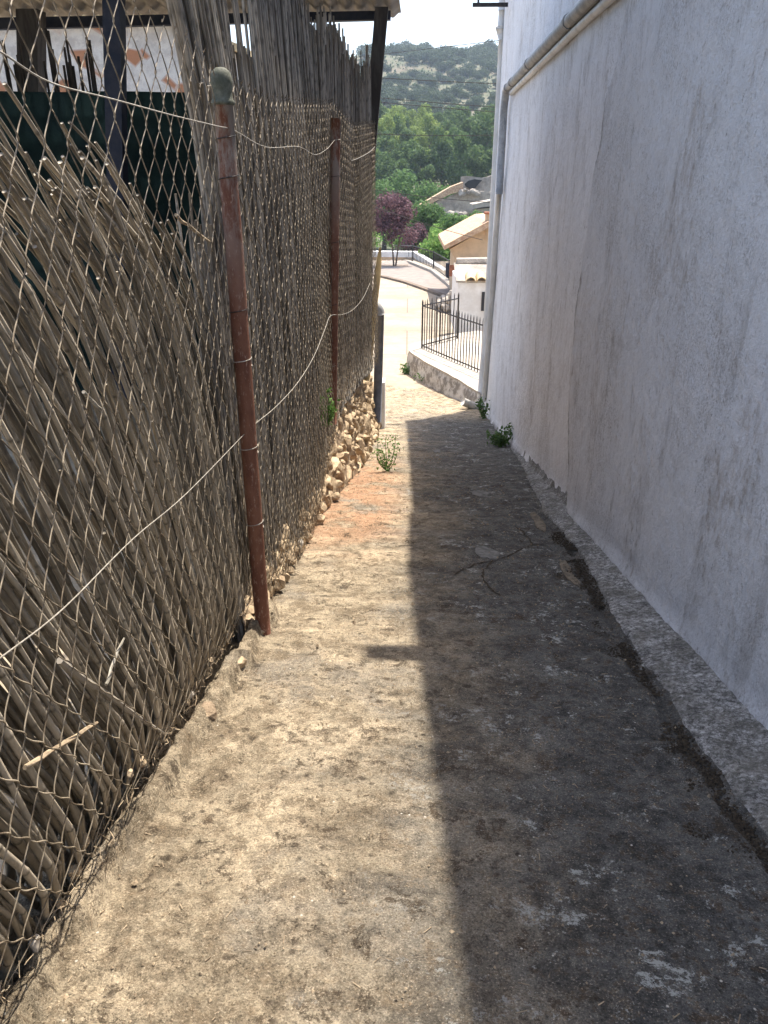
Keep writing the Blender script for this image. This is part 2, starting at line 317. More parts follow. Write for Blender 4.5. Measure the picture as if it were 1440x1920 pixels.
def pathh(x, y):
    u_ = (x - float(baseX(y)) + .25) / (float(wallX(y)) + .05 - float(baseX(y)) + .25) * (nx - 1); j = int(min(max(u_, 0), nx - 2)); i = int((y + 1.5) / .01); return float(FI[j][i] * (1 - u_ + j) + FI[j + 1][i] * (u_ - j))
# dark moss clumps along the crack
b = MB()
for k in range(4200):
    y = 1.0 + 4.9 * random.random() ** 1.1; wd = vn(np.array([y * 2.6]), np.array([3.3]), 31)[0]
    if wd < .33: continue
    x = float(crackX(y)) + random.gauss(0, .014 + .032 * wd) - .014; r = random.uniform(.003, .009)
    b.add(np.array([(0, 0, .8), (1, 0, 0), (0, 1, 0), (-1, 0, 0), (0, -1, 0)]) * r * RNG.uniform(.7, 1.4, (5, 1)) + np.array([x, y, gz(y) - .004]), [(0, 1, 2), (0, 2, 3), (0, 3, 4), (0, 4, 1)])
for k in range(46):
    yc = 1.0 + 4.6 * random.random(); xc = float(crackX(yc)) + random.choice([-1, 1]) * random.uniform(.04, .22) * random.random(); rr = random.uniform(.008, .028)
    if xc > crackX(yc) + .03: continue
    for j in range(34):
        x, y = xc + random.gauss(0, rr), yc + random.gauss(0, rr * 1.3); r = random.uniform(.002, .006)
        b.add(np.array([(0, 0, .8), (1, 0, 0), (0, 1, 0), (-1, 0, 0), (0, -1, 0)]) * r * RNG.uniform(.7, 1.4, (5, 1)) + np.array([x, y, pathh(x, y) + .001]), [(0, 1, 2), (0, 2, 3), (0, 3, 4), (0, 4, 1)])
tag(b.build('crack_moss', M['moss']), 'dark moss growing in the crack beside the white wall', 'moss', kind='stuff')
def patch(name, px, py, rx, ry, m, label, cat, up=.006):
    g = onground(px, py); n = 26; V = [(g[0], g[1], pathh(g[0], g[1]) + up)]; ph = random.random() * 9
    for ring, q in ((1, .55), (2, .93), (3, 1.)):
        for k in range(n):
            a = 2 * math.pi * k / n; r_ = q * (1 + .55 * float(fbm(np.array(ph + 1.9 * math.cos(a)), np.array(ph + 1.9 * math.sin(a)), 4, 77))); x, y = g[0] + rx * r_ * math.cos(a), g[1] + ry * r_ * math.sin(a); V.append((x, y, pathh(x, y) + (up if ring < 3 else -.012)))
    Fc = [(0, 1 + k, 1 + (k + 1) % n) for k in range(n)] + [(1 + r_ * n + k, 1 + (r_ + 1) * n + k, 1 + (r_ + 1) * n + (k + 1) % n, 1 + r_ * n + (k + 1) % n) for r_ in (0, 1) for k in range(n)]
    b = MB(); b.add(V, Fc); return solo(b, name, m, label, cat)
M['flag'] = simple('pale_flat_stone', (.19, .182, .165), (.11, .105, .095), 22, .9, bump=.8, bd=.01)
M['sandy'] = simple('sandy_mortar', (.22, .18, .13), (.11, .09, .065), 26, .95, bump=1, bd=.015)
patch('flat_stone', 912, 1036, .085, .16, M['flag'], 'largest flat pale stone set in the shaded path, beside the cracks', 'stone')
patch('flat_stone', 902, 926, .085, .16, M['flag'], 'flat pale stone set in the shaded path beyond the cracked one', 'stone')
patch('flat_stone', 820, 845, .05, .2, M['flag'], 'small flat pale stone set farthest down the shaded path', 'stone')
patch('flat_stone', 768, 826, .04, .18, M['flag'], 'thin pale stone at the edge of the house shadow far down', 'stone')
patch('mortar_patch', 1065, 1072, .038, .33, M['sandy'], 'long sandy mortar patch beside the mossy crack', 'patch')
patch('mortar_patch', 1008, 976, .05, .36, M['sandy'], 'short sandy mortar patch at the upper end of the crack', 'patch')
cr = MB()
for pts in ([(1110, 1045), (1060, 1020), (1000, 1022), (960, 1040), (925, 1050), (880, 1062), (850, 1080)], [(1000, 1022), (985, 1000), (960, 985)], [(925, 1050), (905, 1075), (915, 1100), (940, 1120)]):
    P = [onground(*q) for q in pts]; P = smoothp(P, 7); P[:, :2] += RNG.normal(0, .006, (len(P), 2)); L_ = []; w_ = .0015 + .005 * RNG.random(len(P)); w_[0] = w_[-1] = .0005; w_ *= 1 + .12 * P[:, 1]
    T = np.gradient(P, axis=0); Nn = np.stack([-T[:, 1], T[:, 0]], 1); Nn /= np.linalg.norm(Nn, axis=1)[:, None]; G = np.zeros((len(P), 2, 3))
    for j, sg in enumerate((-1, 1)): G[:, j, :2] = P[:, :2] + Nn * sg * w_[:, None]; G[:, j, 2] = [pathh(x, y) + .005 for x, y in G[:, j, :2]]
    cr.grid(G if True else G)
tag(cr.build('path_cracks', M['moss']), kind='structure')
# loose grit
b = MB()
for k in range(5200):
    y = .8 + 9 * random.random() ** 1.6; x = random.uniform(float(baseX(y)) - .03, 1.1); 
    if x > .1 and random.random() < .5: continue
    r = random.uniform(.0012, .0042) * (1 + .10 * y) * (2.2 if random.random() < .02 else 1)
    b.add(np.array([(0, 0, 1.2), (1, 0, 0), (0, 1, 0), (-1, 0, 0), (0, -1, 0)]) * r * RNG.uniform(.6, 1.5, (5, 1)) + np.array([x, y, gz(y) + .012 * float(fbm(np.array(x * 3.), np.array(y * 3.), 2, 1)) + .003]), [(0, 1, 2), (0, 2, 3), (0, 3, 4), (0, 4, 1)])
for k in range(420):
    y = .9 + 7 * random.random() ** 1.5; x = random.uniform(float(baseX(y)) + .0, 1.0); a = random.random() * 6.28; L = random.uniform(.008, .03); z = pathh(x, y) + .003; b.tube([(x, y, z), (x + L * math.cos(a), y + L * math.sin(a), pathh(x + L * math.cos(a), y + L * math.sin(a)) + .004)], random.uniform(.0007, .0018), 3)
tag(b.build('path_grit', M['debris']), 'loose dry grit and crumbs scattered on the sunlit concrete', 'grit', kind='stuff')

# terrain beyond (lower road, valley floor, hill) as one sheet reaching the horizon
yt = np.concatenate([np.arange(16.9, 70, 1.2), np.arange(70, 300, 5), np.arange(300, 720, 8), np.arange(720, 2500, 90)])
xt = np.concatenate([np.arange(-900, -120, 60), np.arange(-120, 160, 4.), np.arange(160, 1000, 60)])
Yt, Xt = np.meshgrid(yt, xt, indexing='ij'); Zt = gz(Yt) - .012
hk = np.clip((Yt - 280) / 150, 0, 1); Zt += hk * (9 * fbm(Xt / 90, Yt / 90, 3, 71) + 2.0 * fbm(Xt / 20, Yt / 20, 3, 75)); Zt -= np.clip(np.abs(Xt) / 900, 0, 1) ** 2 * 50 * hk
Zt -= np.where(Yt < 17.5, .05, 0)
b = MB(); b.grid(np.stack([Xt, Yt, Zt], -1)[:, ::-1]); tag(b.build('hill', M['hill'], smooth=True), kind='structure')
def tz(x, y): 
    hk = min(max((y - 280) / 150, 0), 1); x_, y_ = np.array(float(x)), np.array(float(y))
    return float(gz(y) - .012 + hk * (9 * fbm(x_ / 90, y_ / 90, 3, 71) + 2.0 * fbm(x_ / 20, y_ / 20, 3, 75)) - min(abs(x) / 900, 1) ** 2 * 50 * hk)
def sheet(name, outline, m, dz, seg=None):
    b = MB(); pts = [np.array((q[0], q[1], float(gz(q[1])) + dz)) for q in outline]; c = sum(pts) / len(pts)
    b.add(np.array(pts), [tuple(range(len(pts)))]); o = b.build(name, m); tag(o, kind='structure'); return o
def strip(name, L, Rr, m, dz):
    """sheet between a left and a right line that follows the ground"""
    n = 60; a = np.array(L); c = np.array(Rr); t = np.linspace(0, 1, n)
    li = lambda A: np.stack([np.interp(t, np.linspace(0, 1, len(A)), A[:, 0]), np.interp(t, np.linspace(0, 1, len(A)), A[:, 1])], 1)
    A, B = li(a), li(c); G = np.zeros((n, 12, 3))
    for j in range(12): q = A + (B - A) * j / 11; G[:, j, :2] = q; G[:, j, 2] = gz(q[:, 1]) + dz
    b = MB(); b.grid(G[:, ::-1]); n_ = np.cross(G[1, 0] - G[0, 0], G[0, 1] - G[0, 0])
    return tag(b.build(name, m, smooth=True), kind='structure')
def m_road():
    m, _, _ = mat('pale_concrete_slabs', .9); n = NT(m); br = n.n('ShaderNodeTexBrick'); n.lk(n.c, br.inputs['Vector']); br.inputs['Scale'].default_value = 1; br.inputs['Mortar Size'].default_value = .022; br.inputs['Brick Width'].default_value = 60; br.inputs['Row Height'].default_value = 4.5
    c = n.mix(n.ramp(n.noise(.5, 6, .7), .38, .62), (.34, .28, .21), (.26, .215, .16)); c = n.grain(c, n.noise(6, 6, .8), .5, .9); c = n.mix(n.math('MULTIPLY', br.outputs['Fac'], .75), c, (.12, .10, .08)); n.col(c); n.bump(n.noise(8, 5, .8), .5, .02); return m
M['road'] = m_road()
strip('road', [(-14, 17.3), (-14, 38), (-14, 62)], [(6, 17.3), (6, 38), (6, 62)], M['road'], .006)
# pavement behind the dark kerb line
kpx = [(560, 505), (640, 508), (720, 521), (760, 531), (800, 545), (840, 560), (858, 568), (885, 582)]
KP = [onground(*q)[:2] for q in kpx]
rpx = [(640, 470), (700, 475), (720, 480), (773, 496), (812, 512), (842, 536), (862, 556), (890, 578)]
RP = [onground(*q)[:2] for q in rpx]
strip('pavement', [q for q in RP], [q for q in KP], M['paving'], .05)
def linebox(name, P, w_, h_, dz, m, kind='structure'):
    b = MB(); P = np.array([(q[0], q[1], float(gz(q[1])) + dz) for q in P]); T = np.gradient(P, axis=0); Nn = np.stack([-T[:, 1], T[:, 0]], 1); Nn /= np.linalg.norm(Nn, axis=1)[:, None]
    G = np.zeros((len(P), 5, 3)); offs = [(-1, 0), (-1, 1), (1, 1), (1, 0), (-1, 0)]
    for j, (a, u_) in enumerate(offs): G[:, j, :2] = P[:, :2] + Nn * a * w_ / 2; G[:, j, 2] = P[:, 2] + u_ * h_
    b.grid(G); o = b.build(name, m)
    if kind: o['kind'] = kind
    return o
linebox('kerb', KP, .28, .13, -.02, M['kerbd'])
linebox('pavement_edge', RP, .35, .22, -.02, M['kerbl'])

# yard behind the fence
yy = np.arange(-2, 13, .12); xx = np.arange(-12, 0, .12); Yy, Xy = np.meshgrid(yy, xx, indexing='ij')
def yardz(Y): return np.interp(Y, [-2, 1, 3.5, 6.6, 10, 13], [.1, -.24, -.55, -.66, -.85, -1.3])
lim = baseX(Yy) - np.interp(Yy, [3.4, 4.2], [.17, .16]); Xc = np.minimum(Xy, lim)
Zy = yardz(Yy) + .04 * fbm(Xc * 2, Yy * 2, 4, 90) + np.where(Xy > lim + .0, -.0, 0)
b = MB(); b.grid(np.stack([Xc, Yy, Zy], -1)[:, ::-1]); tag(b.build('yard_ground', M['soil'], smooth=True), kind='structure')

# ================================================================== WHITE HOUSE ON THE RIGHT
house = thing('white_house', (3.5, 8, -1.5), 'tall whitewashed house with stained plaster wall along the right side of the alley', 'house')
TY = [-3, 6, 6.01, 9.2, 16]; 
def topz(Y): return float(np.interp(Y, [-3, 6.6, 8.2, 8.21, 16.0], [5.37, 5.30, 4.93, 4.86, 4.68]))
yw = np.concatenate([np.arange(-3, 8, .035), np.arange(8, 16.01, .05)]); t = np.linspace(0, 1, 150)[None]
Yw = np.repeat(yw[:, None], 150, 1); zb = gz(Yw) - .1; ZT = 3.4; Zw = zb + (ZT - zb) * t
edge = 6.5 + .16 * np.sin(Zw * 1.3 + 1) + .30 * fbm(Zw * .8, Zw * 0, 4, 101) + np.clip(Zw - 2.1, 0, 9) * -1.2; em = np.clip((edge - Yw) / .045, 0, 1)
Xw = wallX(Yw) + .030 - .052 * em + .016 * fbm(Yw * .9, Zw * .9, 3, 103) + .005 * fbm(Yw * 7, Zw * 7, 4, 105)
low = np.clip(1 - (Zw - gz(Yw)) / .16, 0, 1); Xw -= .035 * low ** 2 * (1 + .8 * fbm(Yw * 4, Zw * 0, 3, 107))
edg = np.clip(1 - np.abs(Yw - edge + .05 + .05 * fbm(Yw * 6, Zw * 5, 3, 109)) / .12, 0, 1) * np.clip(.35 + 1.1 * fbm(Zw * 1.7, Zw * 0, 3, 110), .12, 1) + .8 * np.clip(1 - (Zw - gz(Yw)) / .10, 0, 1) * (vn(Yw * 3, Zw * 3, 112) > .35)
edg = np.maximum(edg, .15 * em)
b = MB(); b.grid(np.stack([Xw, Yw, Zw], -1)); b.r[-1] = edg.reshape(-1)
top = np.array([topz(y) for y in yw]); G = np.zeros((len(yw), 2, 3)); G[:, 0] = np.stack([Xw[:, -1], yw, np.full(len(yw), ZT)], 1); G[:, 1] = np.stack([Xw[:, -1] + .0, yw, top], 1); b.grid(G); b.r[-1][:] = 0
# far end face and back, closed
xe = float(Xw[-1, 0]); b.add([(Xw[-1, -1], 16, -3.2), (9, 16, -3.2), (9, 16, 4.68), (Xw[-1, -1], 16, 4.68)], [(0, 1, 2, 3)], 0)
b.add([(9, -3, -3.2), (9, 16, -3.2), (9, 16, 4.68), (9, 8.2, 4.9), (9, -3, 5.37)], [(0, 1, 2, 3, 4)]); b.add([(1.46, -3, -.2), (9, -3, -.2), (9, -3, 5.37), (1.46, -3, 5.37)], [(0, 1, 2, 3)])
part(b, 'wall', M['plaster'], house, True)
b = MB(); b.prism([(1.34, -3, 5.38), (1.34, 6.6, 5.31), (1.34, 8.2, 4.94), (1.34, 8.2, 5.02), (1.34, 6.6, 5.40), (1.34, -3, 5.47)], (8, 0, 0))
b.prism([(1.36, 8.22, 4.88), (1.55, 16.05, 4.70), (1.55, 16.05, 4.78), (1.36, 8.22, 4.96)], (7.8, 0, 0)); part(b, 'roof', M['tile'], house)
# unseen stub at the roof edge, inferred from its shadow on the alley floor
b = MB(); b.box((1.26, 5.13, 5.41), (.34, .17, .13)); part(b, 'roof_edge_stub', M['tile'], house)
# gutter falling along the wall, downpipes at the corner
GZ0 = 2.83
def gw(Y): return float(wallX(Y))
b = MB(); P = [(gw(y) - .035, y, GZ0 - .0 * y) for y in np.linspace(2, 13.6, 30)]; b.tube(P, .058, 10)
for y in (5.2, 8.1, 10.9, 12.9): b.tube([(gw(y) - .035, y - .03, GZ0), (gw(y) - .035, y + .03, GZ0)], .068, 10)
g_ = part(b, 'gutter_pipe', M['gutter'], house, True)
b = MB(); b.tube([(gw(y) + .0, y, GZ0 - .095) for y in np.linspace(2, 13.4, 20)], .035, 8); part(b, 'conduit', M['pipe_w'], house, True)
x0 = gw(13.7) - .05; b = MB()
b.tube([(x0, 13.55, GZ0), (x0, 13.72, GZ0 - .05), (x0 - .01, 13.78, GZ0 - .25), (x0 - .01, 13.8, 1.3)], .06, 10); part(b, 'grey_downpipe', M['gutter'], house, True)
def cpt(px, py, Y=15.9): return aty(px, py, Y)
pl = [cpt(946, -60), cpt(944, 0), cpt(943, 20)]; b2 = MB(); b2.tube(pl, .085, 10); b2.tube([cpt(941, 18), cpt(938.5, 50)], .055, 10)
b2.tube([cpt(938, 50), cpt(938, 54)], .085, 10); b2.tube([cpt(938, 54), cpt(939.5, 75)], [.08, .045], 10)
b2.tube([cpt(939.5, 74), cpt(938, 130), cpt(930, 300), cpt(921, 480), cpt(913, 620), cpt(902, 745)], [.045, .055, .07, .08, .085, .085], 12)
b2.tube([cpt(902, 738, 15.85), cpt(901, 758, 15.8), cpt(895, 765, 15.7), cpt(868, 753, 15.6)], .085, 12)
b = MB(); b.tube([(x0 - .01, 13.8, 1.34), aty(938, 330, 13.9), aty(929, 450, 14.3), aty(920, 600, 14.7), aty(909, 735, 15.1), aty(907, 750, 15.2)], [.05, .05, .052, .055, .055, .055], 10); part(b, 'white_downpipe', M['pipe_w'], house, True)
part(b2, 'corner_downpipe', M['pipe_w'], house, True)
for q_ in ((941, 367, 933, 366), (936, 478, 925, 476)): b = MB(); b.tube([cpt(q_[0], q_[1], 15.7), cpt(q_[2], q_[3], 15.7)], .02, 6); part(b, 'pipe_clamp', M['iron'], house)
b = MB(); b.box(aty(921, 9, 15.2), (.62, .06, .055)); b.tube([aty(897, 5, 15.2), aty(897, -10, 15.2)], .02, 6); part(b, 'cable_bracket', M['iron'], house)

# ================================================================== CHAIN LINK FENCE
FY = [-1, 1, 3.5, 4.4, 5.4, 6.6, 7.4, 9, 10.5]; FXs = [-.83, -.83, -.78, -.735, -.70, -.655, -.62, -.50, -.41]
def fx(Y, z): 
    r = np.interp(Y, FY, FXs); hz = np.asarray(z) - gz(Y)
    return r + .035 * np.sin(np.clip(hz, 0, 2.4) / 2.4 * 3.1) * np.sin(np.asarray(Y) * 1.3 + 1) + .012 * fbm(np.asarray(Y) * 1.7, np.asarray(z) * 1.7, 2, 111) - np.interp(Y, [3.3, 3.8], [.12, .01]) * np.exp(-np.clip(np.asarray(z) - fbz(Y), 0, 9) / .13) + np.interp(Y, [3.2, 3.6], [.035, 0])
def fbz(Y): return np.interp(Y, [-1, 0, 3.4, 4.2, 5.0, 5.6, 6.4, 7.5, 9, 10.5], [.24, .055, -.575, -.78, -.90, -.97, -.74, -.55, -.62, -.78]) + .02 * fbm(np.asarray(Y) * 3, 0, 3, 5)
def ftz(Y): return np.interp(Y, [-1, 3.0, 3.5, 4.4, 6.5, 7.15, 7.2, 8.4, 10.5], [2.0, 1.98, 1.93, 1.92, 2.06, 2.13, 2.12, 2.02, 2.17])
fence = thing('chain_link_fence', (-.75, 4, -1), 'rusty chain link fence on brown iron posts along the left of the alley', 'fence')
def meshpanel(Y0, Y1, rad, PW, PH):
    b = MB(); ncol = int((Y1 - Y0) / (PW / 2)); kseg = 8
    for i in range(ncol):
        yc = Y0 + (i + .5) * PW / 2; z0 = float(fbz(yc)) ; z1 = float(ftz(yc)) ; nz = int((z1 - z0) / (PH / 2)); par = i % 2
        zz = z1 - np.arange(0, nz * kseg + 1) * PH / 2 / kseg; ph = (np.arange(0, nz * kseg + 1) / kseg + par)
        tri = np.abs((ph % 2) - 1) * 2 - 1; tri = np.sin(tri * math.pi / 2) * .55 + tri * .45
        yv = yc + tri * PW / 4 + (0 if True else 0) + .012 * fbm(zz * 4, np.full(len(zz), yc * 6), 2, 121); xv = fx(yv, zz) - .0045 * np.tanh(2.2 * np.sin(ph * math.pi))
        zz = zz + .010 * fbm(np.full(len(zz), yc * 2.2), zz * 2.2, 2, 123)
        b.tube(np.stack([xv, yv, zz], 1), rad, 4, False)
        # twisted loop at the top selvedge
        if i % 2 == 0: t_ = np.linspace(0, 4.5, 7); b.tube(np.stack([np.full(7, xv[0]) + .004 * np.cos(t_), yv[0] + .006 * np.sin(t_), zz[0] + .018 + .008 * np.cos(t_)], 1), rad, 4, False)
    return b
part(meshpanel(.2, 3.50, .0019, .124, .150), 'wire_mesh', M['wire'], fence, True)
part(meshpanel(3.50, 7.16, .0025, .128, .130), 'wire_mesh', M['wire'], fence, True)
part(meshpanel(7.22, 10.45, .0030, .128, .125), 'wire_mesh', M['wire'], fence, True)
def post(top, bot, r, capped, name='post'):
    top, bot = np.array(top), np.array(bot); b = MB(); n = 14; P = [bot + (top - bot) * k / n + np.array([.0012 * math.sin(k * 1.9), .0012 * math.cos(k * 2.3), 0]) for k in range(n + 1)]
    b.tube(P, r, 14); o = part(b, name, M['rust'], fence, True)
    if capped:
        c = MB(); T = top; prof = [(.86, -.012), (1.05, -.010), (1.10, .002), (.98, .010), (.92, .016), (.93, .045), (1.0, .060), (1.04, .078), (1.0, .096), (.90, .112), (.72, .126), (.42, .136), (.1, .139)]
        c.tube([T + np.array([0, 0, h * .88]) for _, h in prof], [r * q * 1.13 for q, _ in prof], 20)
        cc = c.build('post_cap', M['capgrey'], None, True); cc.parent = o; cc.data.transform(__import__('mathutils').Matrix.Translation(-Vector(fence.location)))
    return o
p1t = aty(418, 192, 3.42); p1b = aty(493, 1176, 3.42); post(p1t, p1b - np.array([0, 0, .1]), .038, True)
p2t = aty(629, 222, 6.9); p2b = aty(621, 735, 6.85); post(p2t, p2b - np.array([0, 0, .3]), .042, False)
def wirepts(px, off=.03):
    out = []
    for (x, y) in px:
        X = -.78
        for _ in range(12): q = atx(x, y, X); X = .5 * X + .5 * float(fx(q[1], q[2]) + off)
        out.append(atx(x, y, X))
    return out
b = MB(); b.tube(smoothp(wirepts([(-60, 75), (0, 97), (95, 155), (215, 187), (330, 218), (405, 236), (440, 245), (500, 276), (560, 275), (590, 290), (612, 280), (628, 262)], .045)), .0021, 5); part(b, 'tie_wire', M['galv'], fence, True)
b = MB(); b.tube(smoothp(wirepts([(640, 268), (655, 295), (663, 300), (690, 287), (703, 275)], .03)), .003, 5); part(b, 'tie_wire', M['galv'], fence, True)
b = MB(); b.tube(smoothp(wirepts([(-80, 1295), (0, 1234), (120, 1140), (250, 1010), (350, 925), (460, 812)], .04)), .0019, 5); part(b, 'tie_wire', M['galv'], fence, True)
b = MB(); b.tube(smoothp(wirepts([(478, 795), (520, 760), (560, 715), (590, 665), (610, 615), (620, 592), (640, 590), (660, 582), (680, 560), (694, 530)], .04)), .0026, 5); part(b, 'tie_wire', M['galv'], fence, True)
for (T, B_, r, Y) in ((p1t, p1b, .041, 3.42), (p2t, p2b, .045, 6.9)):      # wire turns round the posts
    for f_ in ((.06, .12, .34, .43, .60, .76) if r < .043 else (.08, .2, .43, .66, .9)):
        c = T + (B_ - T) * f_; a = np.linspace(0, 6.6, 16); b = MB(); b.tube(np.stack([c[0] + r * np.cos(a), c[1] + r * np.sin(a), c[2] + .006 * a - .01], 1), .0022, 5); part(b, 'wire_tie', M['iron'] if random.random() < .5 else M['galv'], fence)

# ================================================================== CANES
def cane(b, P, r, k=7, node=.0):
    P = np.array(P); n = len(P); rad = r * (1 - .35 * np.linspace(0, 1, n)); rc = random.random(); base = np.full(n, rc)
    if node:      # swollen dark joints along the cane
        seg = np.linalg.norm(P[1] - P[0]); t = [0.]; kk = np.arange(.9, n - 1.2, node / seg * random.uniform(.85, 1.15))
        for q in kk: t += [q - .07, q, q + .07]
        t.append(n - 1.); t = np.array(t); P = np.stack([np.interp(t, np.arange(n), P[:, j]) for j in range(3)], 1); rad = np.interp(t, np.arange(n), rad); isn = np.array([i % 3 == 2 and i < len(t) - 1 for i in range(len(t))]); rad = rad * np.where(isn, 1.16, 1); nb = np.array([0 < i < len(t) - 1 for i in range(len(t))]) 
        base = np.clip(rc + np.interp(t, np.arange(n), RNG.normal(0, .22, n)) - .9 * isn, 0, 1)
    b.tube(P, rad, k, True, np.repeat(base, k))
def leaning_cane(k):
    Y0 = .45 + 3.25 * (k + random.random()) / NL; lay = k % 4; X0 = -.875 - .045 * lay - random.uniform(0, .03); z0 = float(fbz(Y0)) - random.uniform(-.03, .12)
    n = 18; L = random.uniform(2.15, 2.6) if random.random() < .85 else random.uniform(1.2, 2.1); ds = L / n; y, z, x = Y0, z0, X0
    zbend = 1.12 + (3.6 - Y0) * .30 + random.gauss(0, .10); lo = R(np.interp(Y0, [.5, 2, 3.0, 3.6], [22, 24, 17, 7]) + [0, 4, -3, 7][lay] + random.gauss(0, 3.0)); hi = R(np.interp(Y0, [.5, 3.5], [46, 68]) + random.gauss(0, 6))
    xo = -.022 - .052 * lay - random.uniform(0, .02); P = [(float(fx(y, z)) + xo, y, z)]; dx = random.gauss(-.02, .012)
    for i in range(n):
        s = 1 / (1 + math.exp(-(z - zbend) / .20)); th = lo + (hi - lo) * s + .05 * math.sin(i * .9 + k); y -= math.sin(th) * ds; z += math.cos(th) * ds; x += dx * ds - .08 * s * ds; xo += dx * ds - .08 * s * ds; P.append((float(fx(y, z)) + xo, y, z))
    return P
NL = 430
def build_screen(name, label, gen, N, matname, rlo, rhi, loc, nparts=100):
    root = thing(name, loc, label, 'cane screen'); items = []
    for k in range(N): P = gen(k); items.append((random.uniform(rlo, rhi), P))
    items.sort(key=lambda q: -(q[0] / max(q[1][0][1], .8)) - .002 * q[1][0][0])
    for r, P in items[:nparts]: b = MB(); cane(b, P, r, 8, .19); part(b, 'cane', M[matname], root, True)
    if N > nparts:
        b = MB()
        for r, P in items[nparts:]: cane(b, P, r, 6, .22)
        o = part(b, 'canes', M[matname], root, True); o['kind'] = 'stuff'
    return root
build_screen('cane_screen', 'collapsed reed cane screen slumping towards the viewer behind the nearest wire mesh', leaning_cane, NL, 'cane', .0055, .0108, (-.95, 2, -.5))
NM = 700
def mid_cane(k):
    Y0 = 3.35 + 3.9 * (k + random.random()) / NM; lay = random.random(); X0 = float(np.interp(Y0, FY, FXs)) - .055 - .07 * lay; z0 = float(fbz(Y0)) - random.uniform(0, .12)
    if Y0 < 3.62: zt = random.uniform(1.1, 1.5)
    elif Y0 < 4.3: zt = random.uniform(3.0, 3.4) if random.random() < .7 else 1.9
    elif Y0 < 4.95: zt = random.uniform(1.85, 2.15) if random.random() < .88 else 3.2
    elif Y0 < 5.9: zt = random.uniform(2.85, 3.3) if random.random() < .9 else 2.2
    else: zt = np.interp(Y0, [5.9, 6.3, 7.3], [2.95, 2.72, 2.42]) + random.gauss(0, .08)
    n = 10; P = []; lean = random.gauss(-.02, .025) ; tb = random.uniform(.22, .42) if Y0 < 4.3 else random.uniform(.0, .10) if Y0 < 5.6 else random.gauss(.06, .05)
    for i in range(n + 1):
        z = z0 + (zt - z0) * i / n; h = max(0, z - 1.5); P.append((X0 - .03 * h + .01 * math.sin(z * 2 + k), Y0 + lean * (z - z0) - tb * h ** 1.4, z))
    return P
build_screen('cane_screen', 'upright reed cane screen between the two rusty posts, tall tips above the mesh', mid_cane, NM, 'cane_dark', .0065, .0130, (-.8, 5.3, -.9))
def far_cane(k):
    Y0 = random.uniform(7.1, 10.45); X0 = float(np.interp(Y0, FY, FXs)) - .055 - .05 * random.random(); z0 = float(fbz(Y0)) - random.uniform(0, .1)
    zt = np.interp(Y0, [7.1, 8.5, 9.6, 10.5], [2.62, 2.55, 2.45, 2.6]) + random.gauss(0, .10) + (.15 if Y0 > 10.1 else 0)
    lean = random.gauss(0, .02); n = 7
    return [(X0 + .012 * i / n, Y0 + lean * i + (-.04 * max(0, i - 4)), z0 + (zt - z0) * i / n) for i in range(n + 1)]
build_screen('cane_screen', 'shorter reed cane screen beyond the second rusty post at the far fence end', far_cane, 520, 'cane_dark', .0085, .0135, (-.5, 8.8, -1))
# loose sticks lying across the canes
for k, (a, c, r, m, lab) in enumerate([
    ((110, 1240), (305, 1375), .0085, 'cane_dark', 'dark knobbly stick lying slantwise across the lower canes'),
    ((48, 1440), (180, 1355), .006, 'debris', 'pale bleached stick leaning up against the leaning canes'),
    ((196, 1285), (231, 1195), .0045, 'galv', 'short whitish split cane caught upright in the mesh'),
    ((112, 1718), (148, 1745), .011, 'debris', 'stubby cut cane end poking out near the foot of the mesh'),
    ((157, 738), (192, 768), .005, 'galv', 'small forked white twig caught in the mesh at mid height'),
    ((330, 405), (392, 452), .006, 'debris', 'pale snapped cane tip pointing at the tall capped post')]):
    A, Bq = [wirepts([q], -.012)[0] for q in (a, c)]; b = MB(); q = np.linspace(0, 1, 7)[:, None]; P = A + (Bq - A) * q + RNG.normal(0, .002, (7, 3)); b.tube(P, [r, r * 1.1, r * .9, r * 1.05, r * .95, r * .9, r * .6], 6)
    solo(b, 'stick', M[m], lab, 'stick')
# straw, roots and crumbs tangled in the foot of the mesh
b = MB()
for k in range(1500):
    y = .9 + 7.6 * random.random(); z = float(fbz(y)) + abs(random.gauss(0, .05 if y < 3.5 else .16)) - .01; x = float(fx(y, z)) + random.uniform(-.04, .022); d_ = RNG.normal(0, 1, 3); d_[0] *= .4; L = random.uniform(.02, .07); d_ = d_ / np.linalg.norm(d_) * L
    P = np.array([(x, y, z)]) + np.array([-.5, 0, .5])[:, None] * d_; P[1] += RNG.normal(0, .006, 3); b.tube(P, random.uniform(.0008, .002), 3)
tag(b.build('straw_litter', M['debris']), 'dry straw and rootlets tangled along the foot of the mesh', 'straw', kind='stuff')
for k in range(26):
    y = random.choice([random.uniform(1.0, 3.4), random.uniform(4, 7)]); z = float(fbz(y)) + random.uniform(.0, .2); x = float(fx(y, z)) + random.uniform(-.045, .0); b = MB(); s_ = random.uniform(.02, .045) * (1 if y < 3.5 else 1.9); b.rock((x, y, z), (s_ * .8, s_ * 1.2, s_)); 
    o = solo(b, 'pebble', M[random.choice(['stone', 'mortar', 'stone', 'kerbl'])], 'small stone chip lodged among canes at the foot of the wire mesh', 'stone', 'stone chips lodged in the foot of the mesh')

